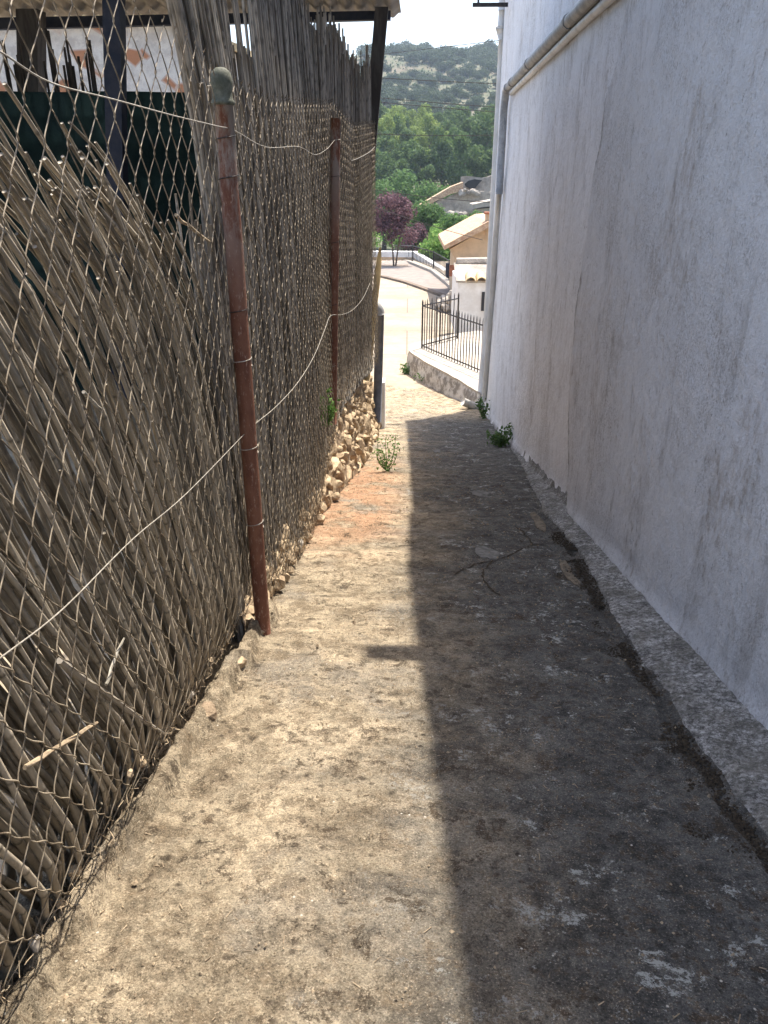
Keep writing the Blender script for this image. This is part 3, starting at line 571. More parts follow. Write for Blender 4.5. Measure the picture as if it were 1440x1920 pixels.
# ================================================================== STONE RETAINING WALL
swall = thing('stone_wall', (-.6, 8, -1.6), 'rough rubble stone retaining wall under the cane fence', 'stone wall')
def swt(Y): return float(np.interp(Y, [3.4, 4.3, 5.2, 6.0, 7.0, 8.5, 10.5, 11.6, 12.7], [.13, .22, .28, .50, .78, 1.05, 1.18, 1.05, .6]))
yb = np.arange(3.35, 12.75, .04); tt = np.linspace(0, 1, 26); G = np.zeros((len(yb), 30, 3))
for i, y in enumerate(yb):
    h = swt(y); g0 = float(gz(y)) - .06
    for j in range(30):
        if j < 24: z = g0 + (h + .06) * j / 23; x = float(baseX(y)) - .055 - .14 * (z - g0)
        else: z = g0 + h + .06 + .01 * (j - 23); x = float(baseX(y)) - .055 - .14 * h - .09 * (j - 23)
        G[i, j] = (x, y, z)
G[..., 0] += .035 * fbm(G[..., 1] * 7, G[..., 2] * 7, 4, 131); G[..., 2] += .01 * fbm(G[..., 1] * 9, G[..., 0] * 9, 3, 133)
b = MB(); b.grid(G); b.prism([(float(baseX(12.7)) - .5, 12.7, -3), (float(baseX(12.7)) - .1, 12.7, -3), (float(baseX(12.7)) - .17, 12.7, -1.8), (float(baseX(12.7)) - .5, 12.7, -1.75)], (0, .05, 0)); part(b, 'mortar', M['mortar'], swall, True)
b = MB(); y = 3.45
while y < 12.7:
    hh = swt(y); z = 0
    while z < hh:
        sy = random.choice([.07, .11, .16, .26]) * random.uniform(.8, 1.2) * (1.1 if y > 6 else .75); sz = random.uniform(.05, .16)
        yy_ = y + random.uniform(-.06, .06); zz_ = float(gz(yy_)) + z + sz / 2
        if random.random() < .74: b.rock((float(baseX(yy_)) - .105 - .14 * z + random.uniform(-.03, .03), yy_, zz_), (random.uniform(.10, .19), sy * 1.12, sz * 1.15))
        z += sz * .86
    y += .125 if y > 6 else .10
part(b, 'stones', M['stone'], swall)
for k in range(7):      # crumbled stones of the kerb edge under the near mesh
    y = random.uniform(2.4, 3.45) if k > 4 else random.uniform(2.8, 3.5); b = MB(); s_ = random.uniform(.05, .10); b.rock((float(baseX(y)) - .015 + random.uniform(-.03, .01), y, float(gz(y)) + .03), (s_, s_ * 1.5, s_ * .9)); solo(b, 'stone', M['stone' if k % 2 else 'mortar'], 'crumbling stone set in the eroded kerb under the near wire mesh', 'stone', 'stones of the eroded kerb')

# pale bamboo pole, grey drain pipe, concrete stub
b = MB(); A, Bq = aty(713, 464, 10.6), aty(688, 714, 10.2); q = np.linspace(0, 1, 13)[:, None]; P = A + (Bq - A) * q; rad = np.array([.012, .035, .042, .046, .042, .042, .047, .042, .042, .047, .040, .040, .036]); b.tube(P, rad, 10)
solo(b, 'bamboo_pole', M['cane_yellow'], 'pale yellow bamboo pole with pointed tip leaning at the far end of the mesh', 'pole', smooth=True)
pipe = thing('drain_pipe', (-.4, 11.6, -2.2), 'dark grey plastic drain pipe standing with an elbow on top beyond the bamboo pole', 'pipe')
b = MB(); c0 = aty(712, 590, 11.7); cb = aty(707, 790, 11.7); b.tube([c0, (c0 + cb) / 2, cb], .068, 14); part(b, 'pipe', M['pipe_g'], pipe, True)
b = MB(); a = np.linspace(0, 1.57, 8); b.tube([(c0[0] - .11 + .11 * math.cos(t_), c0[1], c0[2] + .13 * math.sin(t_)) for t_ in a] + [(c0[0] - .4, c0[1], c0[2] + .13)], .078, 14); part(b, 'elbow', M['gutter'], pipe, True)
b = MB(); c1 = aty(717, 716, 12.5); gb = float(gz(12.4)); b.box((c1[0], 12.6, (c1[2] + gb) / 2 - .1), (.09, .34, c1[2] - gb + .2), 0, .003); solo(b, 'concrete_stub', M['white'], 'narrow upright concrete slab stub beside the grey drain pipe', 'slab')

# ================================================================== WEEDS
def weed(base, h, spread, n, leaf, label, m='weed', seedstems=6, cat='weed'):
    base = np.array(base, float); root = thing('weed', base, label, cat); st = MB(); lf = MB()
    for k in range(seedstems):
        a = random.random() * 6.28; rr = spread * random.random() ** .6; hh = h * random.uniform(.5, 1); tip = base + np.array([math.cos(a) * rr, math.sin(a) * rr, hh]); q = np.linspace(0, 1, 6)[:, None]
        P = base + (tip - base) * q + np.array([math.cos(a), math.sin(a), 0]) * (np.sin(q * 3.1) * rr * .3); st.tube(P, np.linspace(.004, .0015, 6) * (1 + h), 4)
        for j in range(n // seedstems):
            u_ = random.random() ** .7; c = P[0] + (P[-1] - P[0]) * u_ + RNG.normal(0, spread * .22, 3); c[2] = max(c[2], base[2] + .01); leafq(lf, c, leaf * random.uniform(.6, 1.3))
    part(st, 'stem', M['trunk'] if h > 1 else M[m], root); part(lf, 'leaves', M[m], root); return root
def leafq(b, c, s, up=.3):
    d = RNG.normal(0, 1, 3); d[2] = d[2] * .6 + up; d /= np.linalg.norm(d); e_ = np.cross(d, RNG.normal(0, 1, 3)); e_ /= np.linalg.norm(e_) + 1e-9; f_ = np.cross(d, e_)
    V = np.array([-e_ * .5, f_ * .28 + d * .05, e_ * .6, -f_ * .28 + d * .05]) * s + c; b.add(V, [(0, 1, 2, 3)])
def gpt(px, py): return onground(px, py)
weed(aty(612, 800, 6.3), .33, .10, 230, .032, 'bright green weed sprouting from the cane foot below the second rusty post')
weed(gpt(727, 884), .46, .15, 260, .034, 'leafy green weed with a thin tall sprig at the foot of the stone wall')
b = gpt(940, 835); weed((float(wallX(b[1])) - .13, b[1], b[2]), .26, .20, 420, .05, 'low dark green weed tuft growing at the foot of the white wall', 'green', 8)
weed((1.47, 14.2, float(gz(14.2))), .42, .14, 160, .06, 'small green weed beside the foot of the corner downpipe', 'green')
b = gpt(761, 702); weed(b, .28, .18, 130, .07, 'small weed at the sunlit end of the low terrace wall', 'green')
b = gpt(800, 716); weed(b, .16, .35, 150, .07, 'flat weed patch along the foot of the low terrace wall', 'green')
for q, l in (((1240, 1235), 1),):
    pass

# ================================================================== SHED ON THE LEFT
shed = thing('lean_to_shed', (-3, 8, -.6), 'open lean-to shelter with dark posts and corrugated roof behind the cane fence', 'shelter')
YR = 10.9; zr = float(aty(700, 22, YR)[2]); x1 = float(aty(752, 22, YR)[0])
b = MB(); xs = np.arange(x1 - 7.2, x1 + .001, .025); zc = .028 * np.sin(xs * 2 * math.pi / .177); yr = [YR + .12, 9.5, 8, 6, 4.6]; G = np.zeros((len(yr), len(xs), 3))
def roofz(y): return zr + (YR - y) * .16
for i, y in enumerate(yr): G[i, :, 0] = xs + np.interp(y, [4.6, 10.9], [-.30, 0]); G[i, :, 1] = y; G[i, :, 2] = roofz(y) + zc
b.grid(G); G2 = G.copy(); G2[..., 2] += .009; b.grid(G2[::-1]); part(b, 'roof_sheet', M['fibre'], shed, True)
b = MB(); b.prism([(x1 - .12, YR - .25, zr - .03), (x1 - 7, YR - .25, zr - .10), (x1 - 7, YR - .25, zr - .23), (x1 - .12, YR - .25, zr - .12)], (0, .1, 0)); part(b, 'beam', M['dark'], shed)
b = MB(); b.prism([(x1 - .42, 5.6, roofz(5.6) - .04), (x1 - 7, 5.6, roofz(5.6) - .04), (x1 - 7, 5.6, roofz(5.6) - .18), (x1 - .42, 5.6, roofz(5.6) - .18)], (0, .1, 0)); part(b, 'beam', M['dark'], shed)
for (t0, b0, Y, w_) in (((716, 15), (696, 245), 10.45, .15), ((213, -20), (222, 420), 7.2, .14), ((58, 20), (66, 420), 10.2, .24), ((540, -10), (542, 300), 10.3, .26), ((393, 10), (398, 400), 9.6, .10)):
    A = aty(*t0, Y); Bq = aty(*b0, Y); d_ = (Bq - A) / (A[2] - Bq[2]); Bq = A + d_ * (A[2] + 1.0); b = MB(); b.prism([A + np.array([-w_ / 2, -w_ / 2, 0]), A + np.array([w_ / 2, -w_ / 2, 0]), A + np.array([w_ / 2, w_ / 2, 0]), A + np.array([-w_ / 2, w_ / 2, 0])], Bq - A); part(b, 'post', M['dark' if Y < 8 else 'darkwood'], shed)
b = MB(); n = 40; G = np.zeros((n, 14, 3))
for i in range(n):
    x = -5.6 + 4.72 * i / (n - 1); tp = 2.32 - .02 * i / n
    for j in range(14): G[i, j] = (x, 8.3 + .05 * math.sin(x * 5) + .02 * math.sin(j), -.75 + (tp + .75) * j / 13)
b.grid(G); G[..., 1] += .012; b.grid(G[::-1]); solo(b, 'shade_net', M['tarp'], 'dark green shade net hung across the yard under the shelter roof', 'shade net', smooth=True)
for k in range(24):
    px = random.uniform(72, 168) if k < 17 else random.uniform(0, 42); Y = 8.9 + random.uniform(-.2, .3); A = aty(px + 5, random.uniform(52, 125), Y); b = MB(); b.tube([(A[0], Y, -.8), (A[0] + .01, Y, 1), A], .014, 5); solo(b, 'stake', M['darkwood'], 'thin dark upright stake standing behind the shade net', 'stake', 'dark stakes behind the shade net', True)
# sunlit stone house behind the yard
sh = thing('stone_house', (-8, 16, -2), 'pale rubble stone house with clay tile roof behind the left yard', 'house')
YS = 15.5; a0 = aty(-200, 60, YS); a1 = aty(335, 44, YS); a2 = aty(474, 112, YS); b = MB()
b.prism([(a0[0] - 3, YS, -3), (a2[0] - .12, YS, -3), (a2[0] - .12, YS, a2[2]), (a1[0], YS, a1[2]), (a0[0] - 3, YS, a1[2] + .1)], (0, 7, 0))
def m_rub():
    m, _, _ = mat('pale_rubble_wall', .95); n = NT(m); v = n.vor(3.2, out='Color'); e_ = n.vor(3.2, None, 'Distance', 'DISTANCE_TO_EDGE'); f = n.noise(5, 6, .7)
    sx = n.n('ShaderNodeSeparateColor'); n.t.links.new(v, sx.inputs[0]); c = n.mix(n.ramp(f, .4, .6), (.74, .69, .61), (.56, .51, .45)); c = n.mix(n.ramp(sx.outputs[0], .82, .86), c, (.46, .22, .12)); c = n.mix(n.ramp(e_, .10, .02, 0, .5), c, (.68, .63, .56)); n.col(c); n.bump(f, .8, .04); return m
M['rubble'] = m_rub(); part(b, 'wall', M['rubble'], sh)
b = MB(); up = np.array([0, 0, .12]); b.prism([a1 + np.array([-.1, -.25, .0]), a2 + np.array([0, -.25, 0]), a2 + np.array([0, -.25, .12]), a1 + np.array([-.1, -.25, .14])], (0, 7.5, 0)); b.prism([(a0[0] - 3.2, YS - .25, a1[2] + .12), (a1[0] - .11, YS - .25, a1[2] + .02), (a1[0] - .11, YS - .25, a1[2] + .16), (a0[0] - 3.2, YS - .25, a1[2] + .26)], (0, 7.5, 0)); part(b, 'roof', M['tiley'], sh)

# ================================================================== TERRACE WITH RAILING, WHITE HOUSE WITH TILES
ter = thing('terrace_wall', (2, 20, -3.2), 'low rough whitewashed terrace wall with pale slab top beyond the house corner', 'low wall')
TZ = -2.62
def atz(x, y, z): d = ray(x, y); return CAM + d * ((z - H) / d[2])
tp = [atz(*q, TZ) for q in ((900, 742), (860, 716), (825, 697), (795, 681), (775, 668), (765, 659))]; tb = [q.copy() for q in tp]
back = [atz(*q, TZ) for q in ((772, 648), (800, 640), (858, 628), (905, 622))]
b = MB(); n = len(tp); L = [q for q in tp]; dens = []
for i in range(n - 1):
    for k in range(12): dens.append(L[i] + (L[i + 1] - L[i]) * k / 12)
dens.append(L[-1]); loop = dens + [back[0], back[1], back[2], back[3]]
G = np.zeros((len(dens), 9, 3))
for i, q in enumerate(dens):
    for j in range(9): u_ = j / 8; G[i, j] = (q[0] - .06 * u_ * 1, q[1] - .10 * u_, TZ + (float(gz(q[1])) - .1 - TZ) * u_)
G[..., 0] += .04 * fbm(G[..., 1] * 4 + G[..., 0] * 4, G[..., 2] * 5, 3, 141); G[..., 1] += .05 * fbm(G[..., 0] * 4, G[..., 2] * 5, 3, 143)
def m_rough():
    m, _, _ = mat('flaking_whitewash', .95); n = NT(m); f = n.noise(3.5, 6, .75); c = n.mix(n.ramp(f, .42, .58), (.52, .49, .45), (.22, .20, .175)); n.col(c); n.bump(f, .9, .06); return m
M['rough'] = m_rough(); b.grid(G); part(b, 'face', M['rough'], ter, True)
b = MB(); b.prism([q + np.array([0, 0, .0]) for q in [G[i, 0] for i in range(0, len(dens), 3)] + back], (0, 0, .05)); part(b, 'slab_top', M['kerbl'], ter)
rail = thing('iron_railing', (2, 20, TZ), 'black spiked iron railing standing on the low terrace wall', 'railing')
def railing(P0, P1, hgt, nb, spike=.16):
    P0, P1 = np.array(P0), np.array(P1); bars = MB(); rl = MB(); up = np.array([0, 0, 1.])
    for k in range(nb + 1): q = P0 + (P1 - P0) * k / nb; r = .013 if k % nb else .024; bars.tube([q - up * .06, q + up * (hgt + spike * .55), q + up * (hgt + spike)], [r, r, .003], 5)
    rl.tube([P0 + up * .06, P1 + up * .06], .018, 5); rl.tube([P0 + up * hgt, P1 + up * hgt], .018, 5); return bars, rl
C0 = atz(791, 652, TZ + .06); C1 = atz(900, 699, TZ + .06); C2 = atz(857, 634, TZ + .06)
hC = 1.08
for (A, B_, nb, nm) in ((C0, C1 + (C1 - C0) * .1, 24, 'front_panel'), (C0 + np.array([0, .02, 0]), C2, 8, 'side_panel')):
    bars, rl = railing(A, B_, hC, nb); o = part(bars, nm, M['iron'], rail); r2 = rl.build('rail', M['iron'], None); r2.parent = o; r2.data.transform(__import__('mathutils').Matrix.Translation(-Vector(rail.location)))
# white house with roman tiles
wh = thing('tiled_house', (3.5, 25, -2.6), 'small white house with round clay tiles on its eave beyond the iron railing', 'house')
YH = 23.5; e0 = aty(859, 530, YH); e1 = aty(960, 525, YH); b = MB(); zf = TZ - .3
b.prism([(e0[0], YH, zf), (e1[0] + 3, YH, zf), (e1[0] + 3, YH, e0[2]), (e0[0], YH, e0[2])], (0, 3.2, 0)); part(b, 'wall', M['white'], wh)
b = MB(); zt_ = e0[2] + .0
for k in range(8):
    x = e0[0] + .36 + k * .31; a = np.linspace(0, math.pi, 9)
    for j in range(1):
        y0 = YH - .18 + j * .42; zz0 = zt_ + .03 + j * .10; ro, ri = .145 - .01 * 0, .125
        G = np.zeros((2, 18, 3))
        for i, (yy0, dz) in enumerate(((y0, 0), (y0 + .5, .12))):
            for m_, an in enumerate(list(a) + list(a[::-1])): rr = ro if m_ < 9 else ri; G[i, m_] = (x + rr * math.cos(an), yy0, zz0 + dz + rr * 1.05 * math.sin(an))
        b.grid(G); b.add(np.array(G[0]), [(i, i + 1, 16 - i, 17 - i) for i in range(8)])
part(b, 'roof_tiles', M['tiley'], wh)
b = MB(); b.prism([(e0[0] - .06, YH - .05, zt_ + .01), (e0[0] + 3.2, YH - .05, zt_ + .01), (e0[0] + 3.2, YH + 1.6, zt_ + .36), (e0[0] - .06, YH + 1.6, zt_ + .36)], (0, 0, .05)); b.tube([(e0[0] + .02, YH + 1.6, zt_ + .42), (e0[0] + 3, YH + 1.6, zt_ + .46)], .14, 8); part(b, 'roof', M['ruin'], wh)
b = MB(); q = aty(905, 565, YH); b.box((q[0] + .12, YH - .01, q[2]), (.32, .06, .55)); part(b, 'window', M['glass'], wh)
b = MB()
for k in range(60):
    Y = 31.5 + random.random() * 1.5; u_ = random.random(); X = float(aty(826 + 38 * u_, 560, Y)[0]); b.rock((X, Y, float(gz(Y)) + .1 + random.random() * (.15 + .75 * u_)), (random.uniform(.25, .5), .5, random.uniform(.2, .4)))
solo(b, 'rubble_bank', M['ruin'], 'brown rubble stone bank between the dark kerb and the small white house', 'stone wall')
# ochre house
oh = thing('ochre_house', (6, 36, -3), 'ochre rendered house with pale tile verge and chimney beyond the small white house', 'house')
YO = 34; r0 = aty(832, 464, YO); r1 = aty(912, 427, YO); r2 = aty(960, 405, YO); bl = aty(857, 506, YO)
b = MB(); b.prism([(bl[0], YO, -3.6), (r2[0] + 4, YO, -3.6), (r2[0] + 4, YO, r2[2]), (r1[0], YO, r1[2]), (r0[0] + .25, YO, r0[2] - .08), (bl[0], YO, bl[2] + .3)], (0, 6, 0)); part(b, 'wall', M['ochre'], oh)
b = MB(); b.prism([(r0[0], YO - .5, r0[2] - .06), (r1[0], YO - .5, r1[2]), (r2[0] + 4, YO - .5, r2[2] + .1), (r2[0] + 4, YO - .5, r2[2] + .3), (r1[0], YO - .5, r1[2] + .26), (r0[0], YO - .5, r0[2] + .12)], (0, 7, 0)); part(b, 'roof', M['tile'], oh)
q = aty(915, 425, YO); b = MB(); b.box((q[0] + .15, YO + .2, q[2]), (.5, .5, 1.0)); ch = part(b, 'chimney', M['ochre'], oh)
b = MB(); b.box((q[0] + .15, YO + .2, q[2] + .52), (.62, .62, .08)); o = b.build('chimney_cap', M['brickred'], None); o.parent = ch; o.data.transform(__import__('mathutils').Matrix.Translation(-Vector(oh.location)))
q = aty(880, 512, YO); b = MB(); b.box((q[0], YO - .06, q[2] + .1), (1.7, .16, .45)); part(b, 'brick_band', M['brickred'], oh)
# grey garden wall with tile coping, left of the ochre house
gwl = thing('garden_wall', (3, 50, -4), 'low grey rendered garden wall with orange tile coping behind the plaza railing', 'wall')
A = aty(789, 474, 74); Bq = aty(868, 486, 66); b = MB(); b.prism([(A[0], A[1], -5.5), (Bq[0], Bq[1], -5.5), (Bq[0], Bq[1], Bq[2]), (A[0], A[1], A[2])], (.2, .3, 0)); part(b, 'wall', M['greyr'], gwl)
b = MB(); b.prism([A + np.array([-.1, -.15, 0]), Bq + np.array([0, -.15, 0]), Bq + np.array([0, -.15, .22]), A + np.array([-.1, -.15, .22])], (.35, .55, 0)); part(b, 'coping', M['tile'], gwl)
pw_ = thing('parapet_wall', (-2, 66, -5), 'long low ochre parapet with whitewashed top behind the plaza railing', 'wall')
A = aty(560, 474, 66); Bq = aty(775, 476, 62); Cq = aty(860, 530, 46); b = MB()
for (u0, u1) in ((A, Bq), (Bq, Cq)): b.prism([(u0[0], u0[1], -7), (u1[0], u1[1], -7), (u1[0], u1[1], u1[2] - .25), (u0[0], u0[1], u0[2] - .25)], (.2, .5, 0))
part(b, 'wall', M['ochre'], pw_); b = MB()
for (u0, u1) in ((A, Bq), (Bq, Cq)): b.prism([u0 - np.array([0, .1, .25]), u1 - np.array([0, .1, .25]), u1 + np.array([0, -.1, .15]), u0 + np.array([0, -.1, .15])], (.3, .8, 0))
part(b, 'wall_top', M['white'], pw_)
# plaza railing
pr = thing('plaza_railing', (0, 52, -4), 'thin dark metal railing curving along the edge of the plaza pavement', 'railing')
base = [onground(*q) for q in ((640, 466), (720, 478), (773, 494), (812, 510), (842, 533), (858, 545))]; bars = MB(); rl = MB(); pp = MB()
for i in range(len(base) - 1):
    A, Bq = base[i], base[i + 1]; n = 14
    for k in range(n):
        q = A + (Bq - A) * k / n; q[2] = float(gz(q[1])) + .18; bars.tube([q + np.array([0, 0, .1]), q + np.array([0, 0, 1.0])], .020, 4)
    q = A.copy(); q[2] = float(gz(q[1])) + .1; pp.tube([q, q + np.array([0, 0, 1.15])], .045, 6)
    za, zb_ = float(gz(A[1])), float(gz(Bq[1]))
    for h in (.28, 1.18): rl.tube([(A[0], A[1], za + h), (Bq[0], Bq[1], zb_ + h)], .03, 5)
part(bars, 'bars', M['iron'], pr); part(rl, 'rail', M['iron'], pr); part(pp, 'posts', M['iron'], pr)
q = onground(843, 530); b = MB(); b.tube([(q[0], q[1] - .4, q[2] + .3), (q[0], q[1] - .4, q[2] + .35), (q[0], q[1] - .4, q[2] + 1.05)], [.2, .24, .26], 10); b.tube([(q[0], q[1] - .4, q[2]), (q[0], q[1] - .4, q[2] + .4)], .04, 6); solo(b, 'litter_bin', M['dark'], 'dark litter bin in front of the plaza railing', 'bin')

# ================================================================== RUINS
def ragged(pts, Y, th, name, m, label, cat, hole=None):
    P = [aty(x, y, Y) for x, y in pts]; zb_ = -11.; out = []; 
    for i in range(len(P) - 1):
        n = max(2, int(abs(P[i + 1][0] - P[i][0]) / .5)); 
        for k in range(n): q = P[i] + (P[i + 1] - P[i]) * k / n; out.append(q + np.array([0, 0, random.uniform(-.12, .12)]))
    out.append(P[-1]); b = MB()
    for i in range(len(out) - 1): b.prism([(out[i][0], Y, zb_), (out[i + 1][0], Y, zb_), (out[i + 1][0], Y, out[i + 1][2]), (out[i][0], Y, out[i][2])], (0, th, 0))
    return b
ru = thing('ruined_house', (10, 95, -8), 'roofless grey stone ruin with a dark jagged hole in its gable', 'ruin')
part(ragged([(865, 330), (905, 335), (922, 330), (960, 334)], 96, .9, '', None, '', ''), 'gable_wall', M['ruin'], ru)
part(ragged([(770, 400), (800, 388), (845, 366), (868, 358), (900, 360), (960, 359)], 92, .8, '', None, '', ''), 'side_wall', M['ruin'], ru)
b = MB(); A, Bq, Cq = aty(772, 399, 91.7), aty(845, 364, 91.7), aty(868, 358, 91.7); b.prism([A, Bq, Cq, Cq + np.array([0, 0, .9]), Bq + np.array([0, 0, .75]), A + np.array([0, 0, .35])], (0, 3, 0)); part(b, 'roof', M['tile'], ru)
H_ = [aty(x, y, 95.8) for x, y in ((873, 350), (871, 345), (878, 339), (890, 336), (904, 338), (898, 344), (892, 352), (884, 356), (878, 352))]; b = MB(); b.prism(H_, (0, .25, 0)); part(b, 'hole', M['glass'], ru)
b = MB(); 
for k in range(10): q = aty(random.uniform(860, 895), random.uniform(358, 363), 91.4); b.rock(q, (random.uniform(.4, .9), .8, random.uniform(.25, .5)))
part(b, 'rubble', M['ruin'], ru)
ru2 = thing('ruined_wall', (6, 82, -8), 'broken grey stone wall with pale crumbling top in front of the roofless ruin', 'ruin')
part(ragged([(740, 402), (765, 400), (800, 405), (850, 402), (868, 398), (885, 404), (900, 410), (960, 410)], 82, .7, '', None, '', ''), 'wall', M['ruin'], ru2)
b = MB()
for px in range(745, 955, 7): q = aty(px, 404 + random.uniform(-5, 2), 81.8); b.rock(q, (random.uniform(.5, 1.0), 1.0, random.uniform(.3, .6)))
part(b, 'coping_stones', M['kerbl'], ru2)
ru3 = thing('shed_ruin', (12, 74, -8), 'small pale stone outbuilding with collapsed tile roof near the white house corner', 'ruin')
A = aty(893, 392, 74); b = MB(); b.prism([(A[0], 74, -10), (A[0] + 6, 74, -10), (A[0] + 6, 74, A[2] + .5), (A[0], 74, A[2])], (0, 3, 0)); part(b, 'wall', M['kerbl'], ru3)
b = MB(); b.prism([A + np.array([-.4, -.4, 0]), A + np.array([6, -.4, 1.2]), A + np.array([6, -.4, 1.6]), A + np.array([-.4, -.4, .4])], (0, 3.6, 0)); part(b, 'roof', M['kerbl'], ru3)

# ================================================================== TREES
def crown_mesh(name, lobes, n, leaf, m, shell=.55):
    b = MB(); tot = sum(r ** 2 for *_, r in lobes)
    for (x, y, z, r) in lobes:
        k = int(n * r * r / tot)
        D = RNG.normal(0, 1, (k, 3)); D /= np.linalg.norm(D, axis=1)[:, None]; rad = r * (shell + (1 - shell) * RNG.random(k) ** .5)
        bump = 1 + .22 * np.sin(D[:, 0] * 7 + x) * np.sin(D[:, 1] * 6 + y) * np.sin(D[:, 2] * 7 + z); Cn = np.array([x, y, z]) + D * (rad * bump)[:, None] * np.array([1, 1, .85])
        for i in range(k):
            d = D[i] + RNG.normal(0, .6, 3); d /= np.linalg.norm(d); e_ = np.cross(d, RNG.normal(0, 1, 3)); e_ /= np.linalg.norm(e_) + 1e-9; f_ = np.cross(d, e_); s = leaf * random.uniform(.6, 1.4)
            b.add(np.array([-e_ * .5, -f_ * .35 + e_ * .1, e_ * .5, f_ * .4]) * s + Cn[i], [(0, 1, 2, 3)])
    o = b.build(name, m); return o
def trunk_mesh(h, r, forks, m='trunk'):
    b = MB(); b.tube([(0, 0, -.5), (.02 * h, 0, h * .3), (0, .01 * h, h * .62)], [r * 1.2, r, r * .7], 7)
    for k in range(forks): a = k * 2.4; b.tube([(0, 0, h * (.45 + .05 * k)), (math.cos(a) * h * .14, math.sin(a) * h * .14, h * .75)], [r * .6, r * .25], 5)
    return b.build('trunk', M[m])
def tree(name, loc, lobes, n, leaf, m, h, r, label, cat, group=None, shell=.55, tm=None):
    root = thing(name, loc, label, cat, group); c = crown_mesh('crown', lobes, n, leaf, m, shell); c.parent = root; t_ = tm or trunk_mesh(h, r, 3); t_.parent = root; return root
def lobes_round(w_, h, zc, n):
    out = []
    for k in range(n): a = random.random() * 6.28; rr = random.random() ** .5 * w_ * .32; out.append((math.cos(a) * rr, math.sin(a) * rr, zc + random.uniform(-.3, .35) * h, w_ * random.uniform(.24, .34)))
    return out
def copytree(src, loc, s, rz, label=None, group=None):
    r = src.copy(); COL.objects.link(r); r.location = loc; r.scale = s; r.rotation_euler = (0, 0, rz)
    if label: r['label'] = label
    if group: r['group'] = group
    for ch in list(src.children): c = ch.copy(); COL.objects.link(c); c.parent = r
    return r
# purple plum trees on the plaza
q = onground(740, 500)
pt = thing('plum_tree', q, 'purple leaved plum tree with twin thin trunks on the plaza pavement', 'tree')
lb = [(random.uniform(-1.25, 1.15), random.uniform(-.8, .8), random.uniform(1.8, 4.1), random.uniform(.4, .85)) for k in range(26)]
c = crown_mesh('crown', lb, 5200, .15, M['plum'], .2); c.parent = pt
b = MB(); b.tube([(-.05, 0, -.1), (-.15, 0, 1.2), (-.35, 0, 2.4)], [.07, .055, .03], 6); b.tube([(.05, 0, -.1), (.22, .05, 1.2), (.45, 0, 2.5)], [.07, .05, .03], 6); o = b.build('trunk', M['trunk']); o.parent = pt
b = MB(); b.prism([(q[0] - .9, q[1] - .7, q[2] + .055), (q[0] + .9, q[1] - .7, q[2] + .055), (q[0] + .9, q[1] + .7, q[2] + .055), (q[0] - .9, q[1] + .7, q[2] + .055)], (0, 0, .01)); o = b.build('tree_pit', M['kerbd']); tag(o, kind='structure')
p_ = aty(777, 470, 70); tree('plum_tree', (p_[0], 70, p_[2] - 1.6), [(random.uniform(-.8, .8), random.uniform(-.8, .8), random.uniform(1.2, 3.4), .7) for k in range(8)], 2600, .17, M['plum'], 2.5, .06, 'small dark purple tree between the plaza railing and the green tree', 'tree', shell=.35)
p_ = aty(797, 470, 73); tree('broadleaf_tree', (p_[0], 73, p_[2] - 2.5), [(random.uniform(-1.0, 1.0), random.uniform(-1, 1), 1.6 + random.random() * 4.6, random.uniform(.7, 1.1)) for k in range(16)], 5600, .22, M['green'], 4, .1, 'upright mid green tree behind the plaza in front of the ruins', 'tree')
p_ = aty(752, 470, 80); tree('broadleaf_tree', (p_[0], 80, p_[2] - 2), [(random.uniform(-3, 3), random.uniform(-1, 1), 1 + random.random() * 3.6, random.uniform(.8, 1.3)) for k in range(12)], 3600, .25, M['lime'], 3, .1, 'yellow green bushy tree seen between the two purple trees', 'tree')
for (px, py, w_, Y, mm, lab) in ((850, 440, 4.2, 66, 'lime', 'bright green bush behind the ochre roof, nearest the green tree'), (885, 428, 4.2, 62, 'green', 'leafy green bush above the ochre roof beside the chimney'), (835, 458, 3.0, 60, 'lime', 'low bright green bush at the tip of the ochre roof')):
    p_ = aty(px, py, Y); tree('bush', (p_[0], Y, p_[2] - 2.5), [(random.uniform(-w_ / 2.4, w_ / 2.4), random.uniform(-1, 1), 1.6 + random.random() * 1.6, random.uniform(.6, 1.0)) for k in range(10)], 3000, .22, M[mm], 1.5, .06, lab, 'bush')
# big green trees left of the ruins
for k, (px, py, w_, h_, Y, lab) in enumerate(((720, 330, 11, 6.5, 112, 'large spreading green tree whose crown shows right beside the fence end'), (760, 348, 11, 6, 108, 'large green tree with yellowish patches above the purple plum tree'), (805, 357, 9, 5, 110, 'wide green tree whose right side touches the ruined roof'), (835, 372, 6, 3, 112, 'lower green tree tucked behind the ruined roof slope'))):
    p_ = aty(px, py, Y); g0 = float(gz(Y)); hc = p_[2] - g0
    tree('broadleaf_tree', (p_[0], Y, g0), [(random.uniform(-w_ / 2.6, w_ / 2.6), random.uniform(-2, 2), hc + random.uniform(-h_, -.2) - .12 * abs(j - 13) / 4, random.uniform(1.0, 1.9)) for j in range(26)], 6500, .36, M['green'], hc * .8, .3, lab, 'tree', 'green trees left of the ruins')
def where(px): return 'by fence end' if px < 745 else 'left of gap middle' if px < 800 else 'right of gap middle' if px < 865 else 'by white corner pipe'
def big(s_, a, b_): return 'small' if s_ < a else 'large' if s_ > b_ else 'middling'
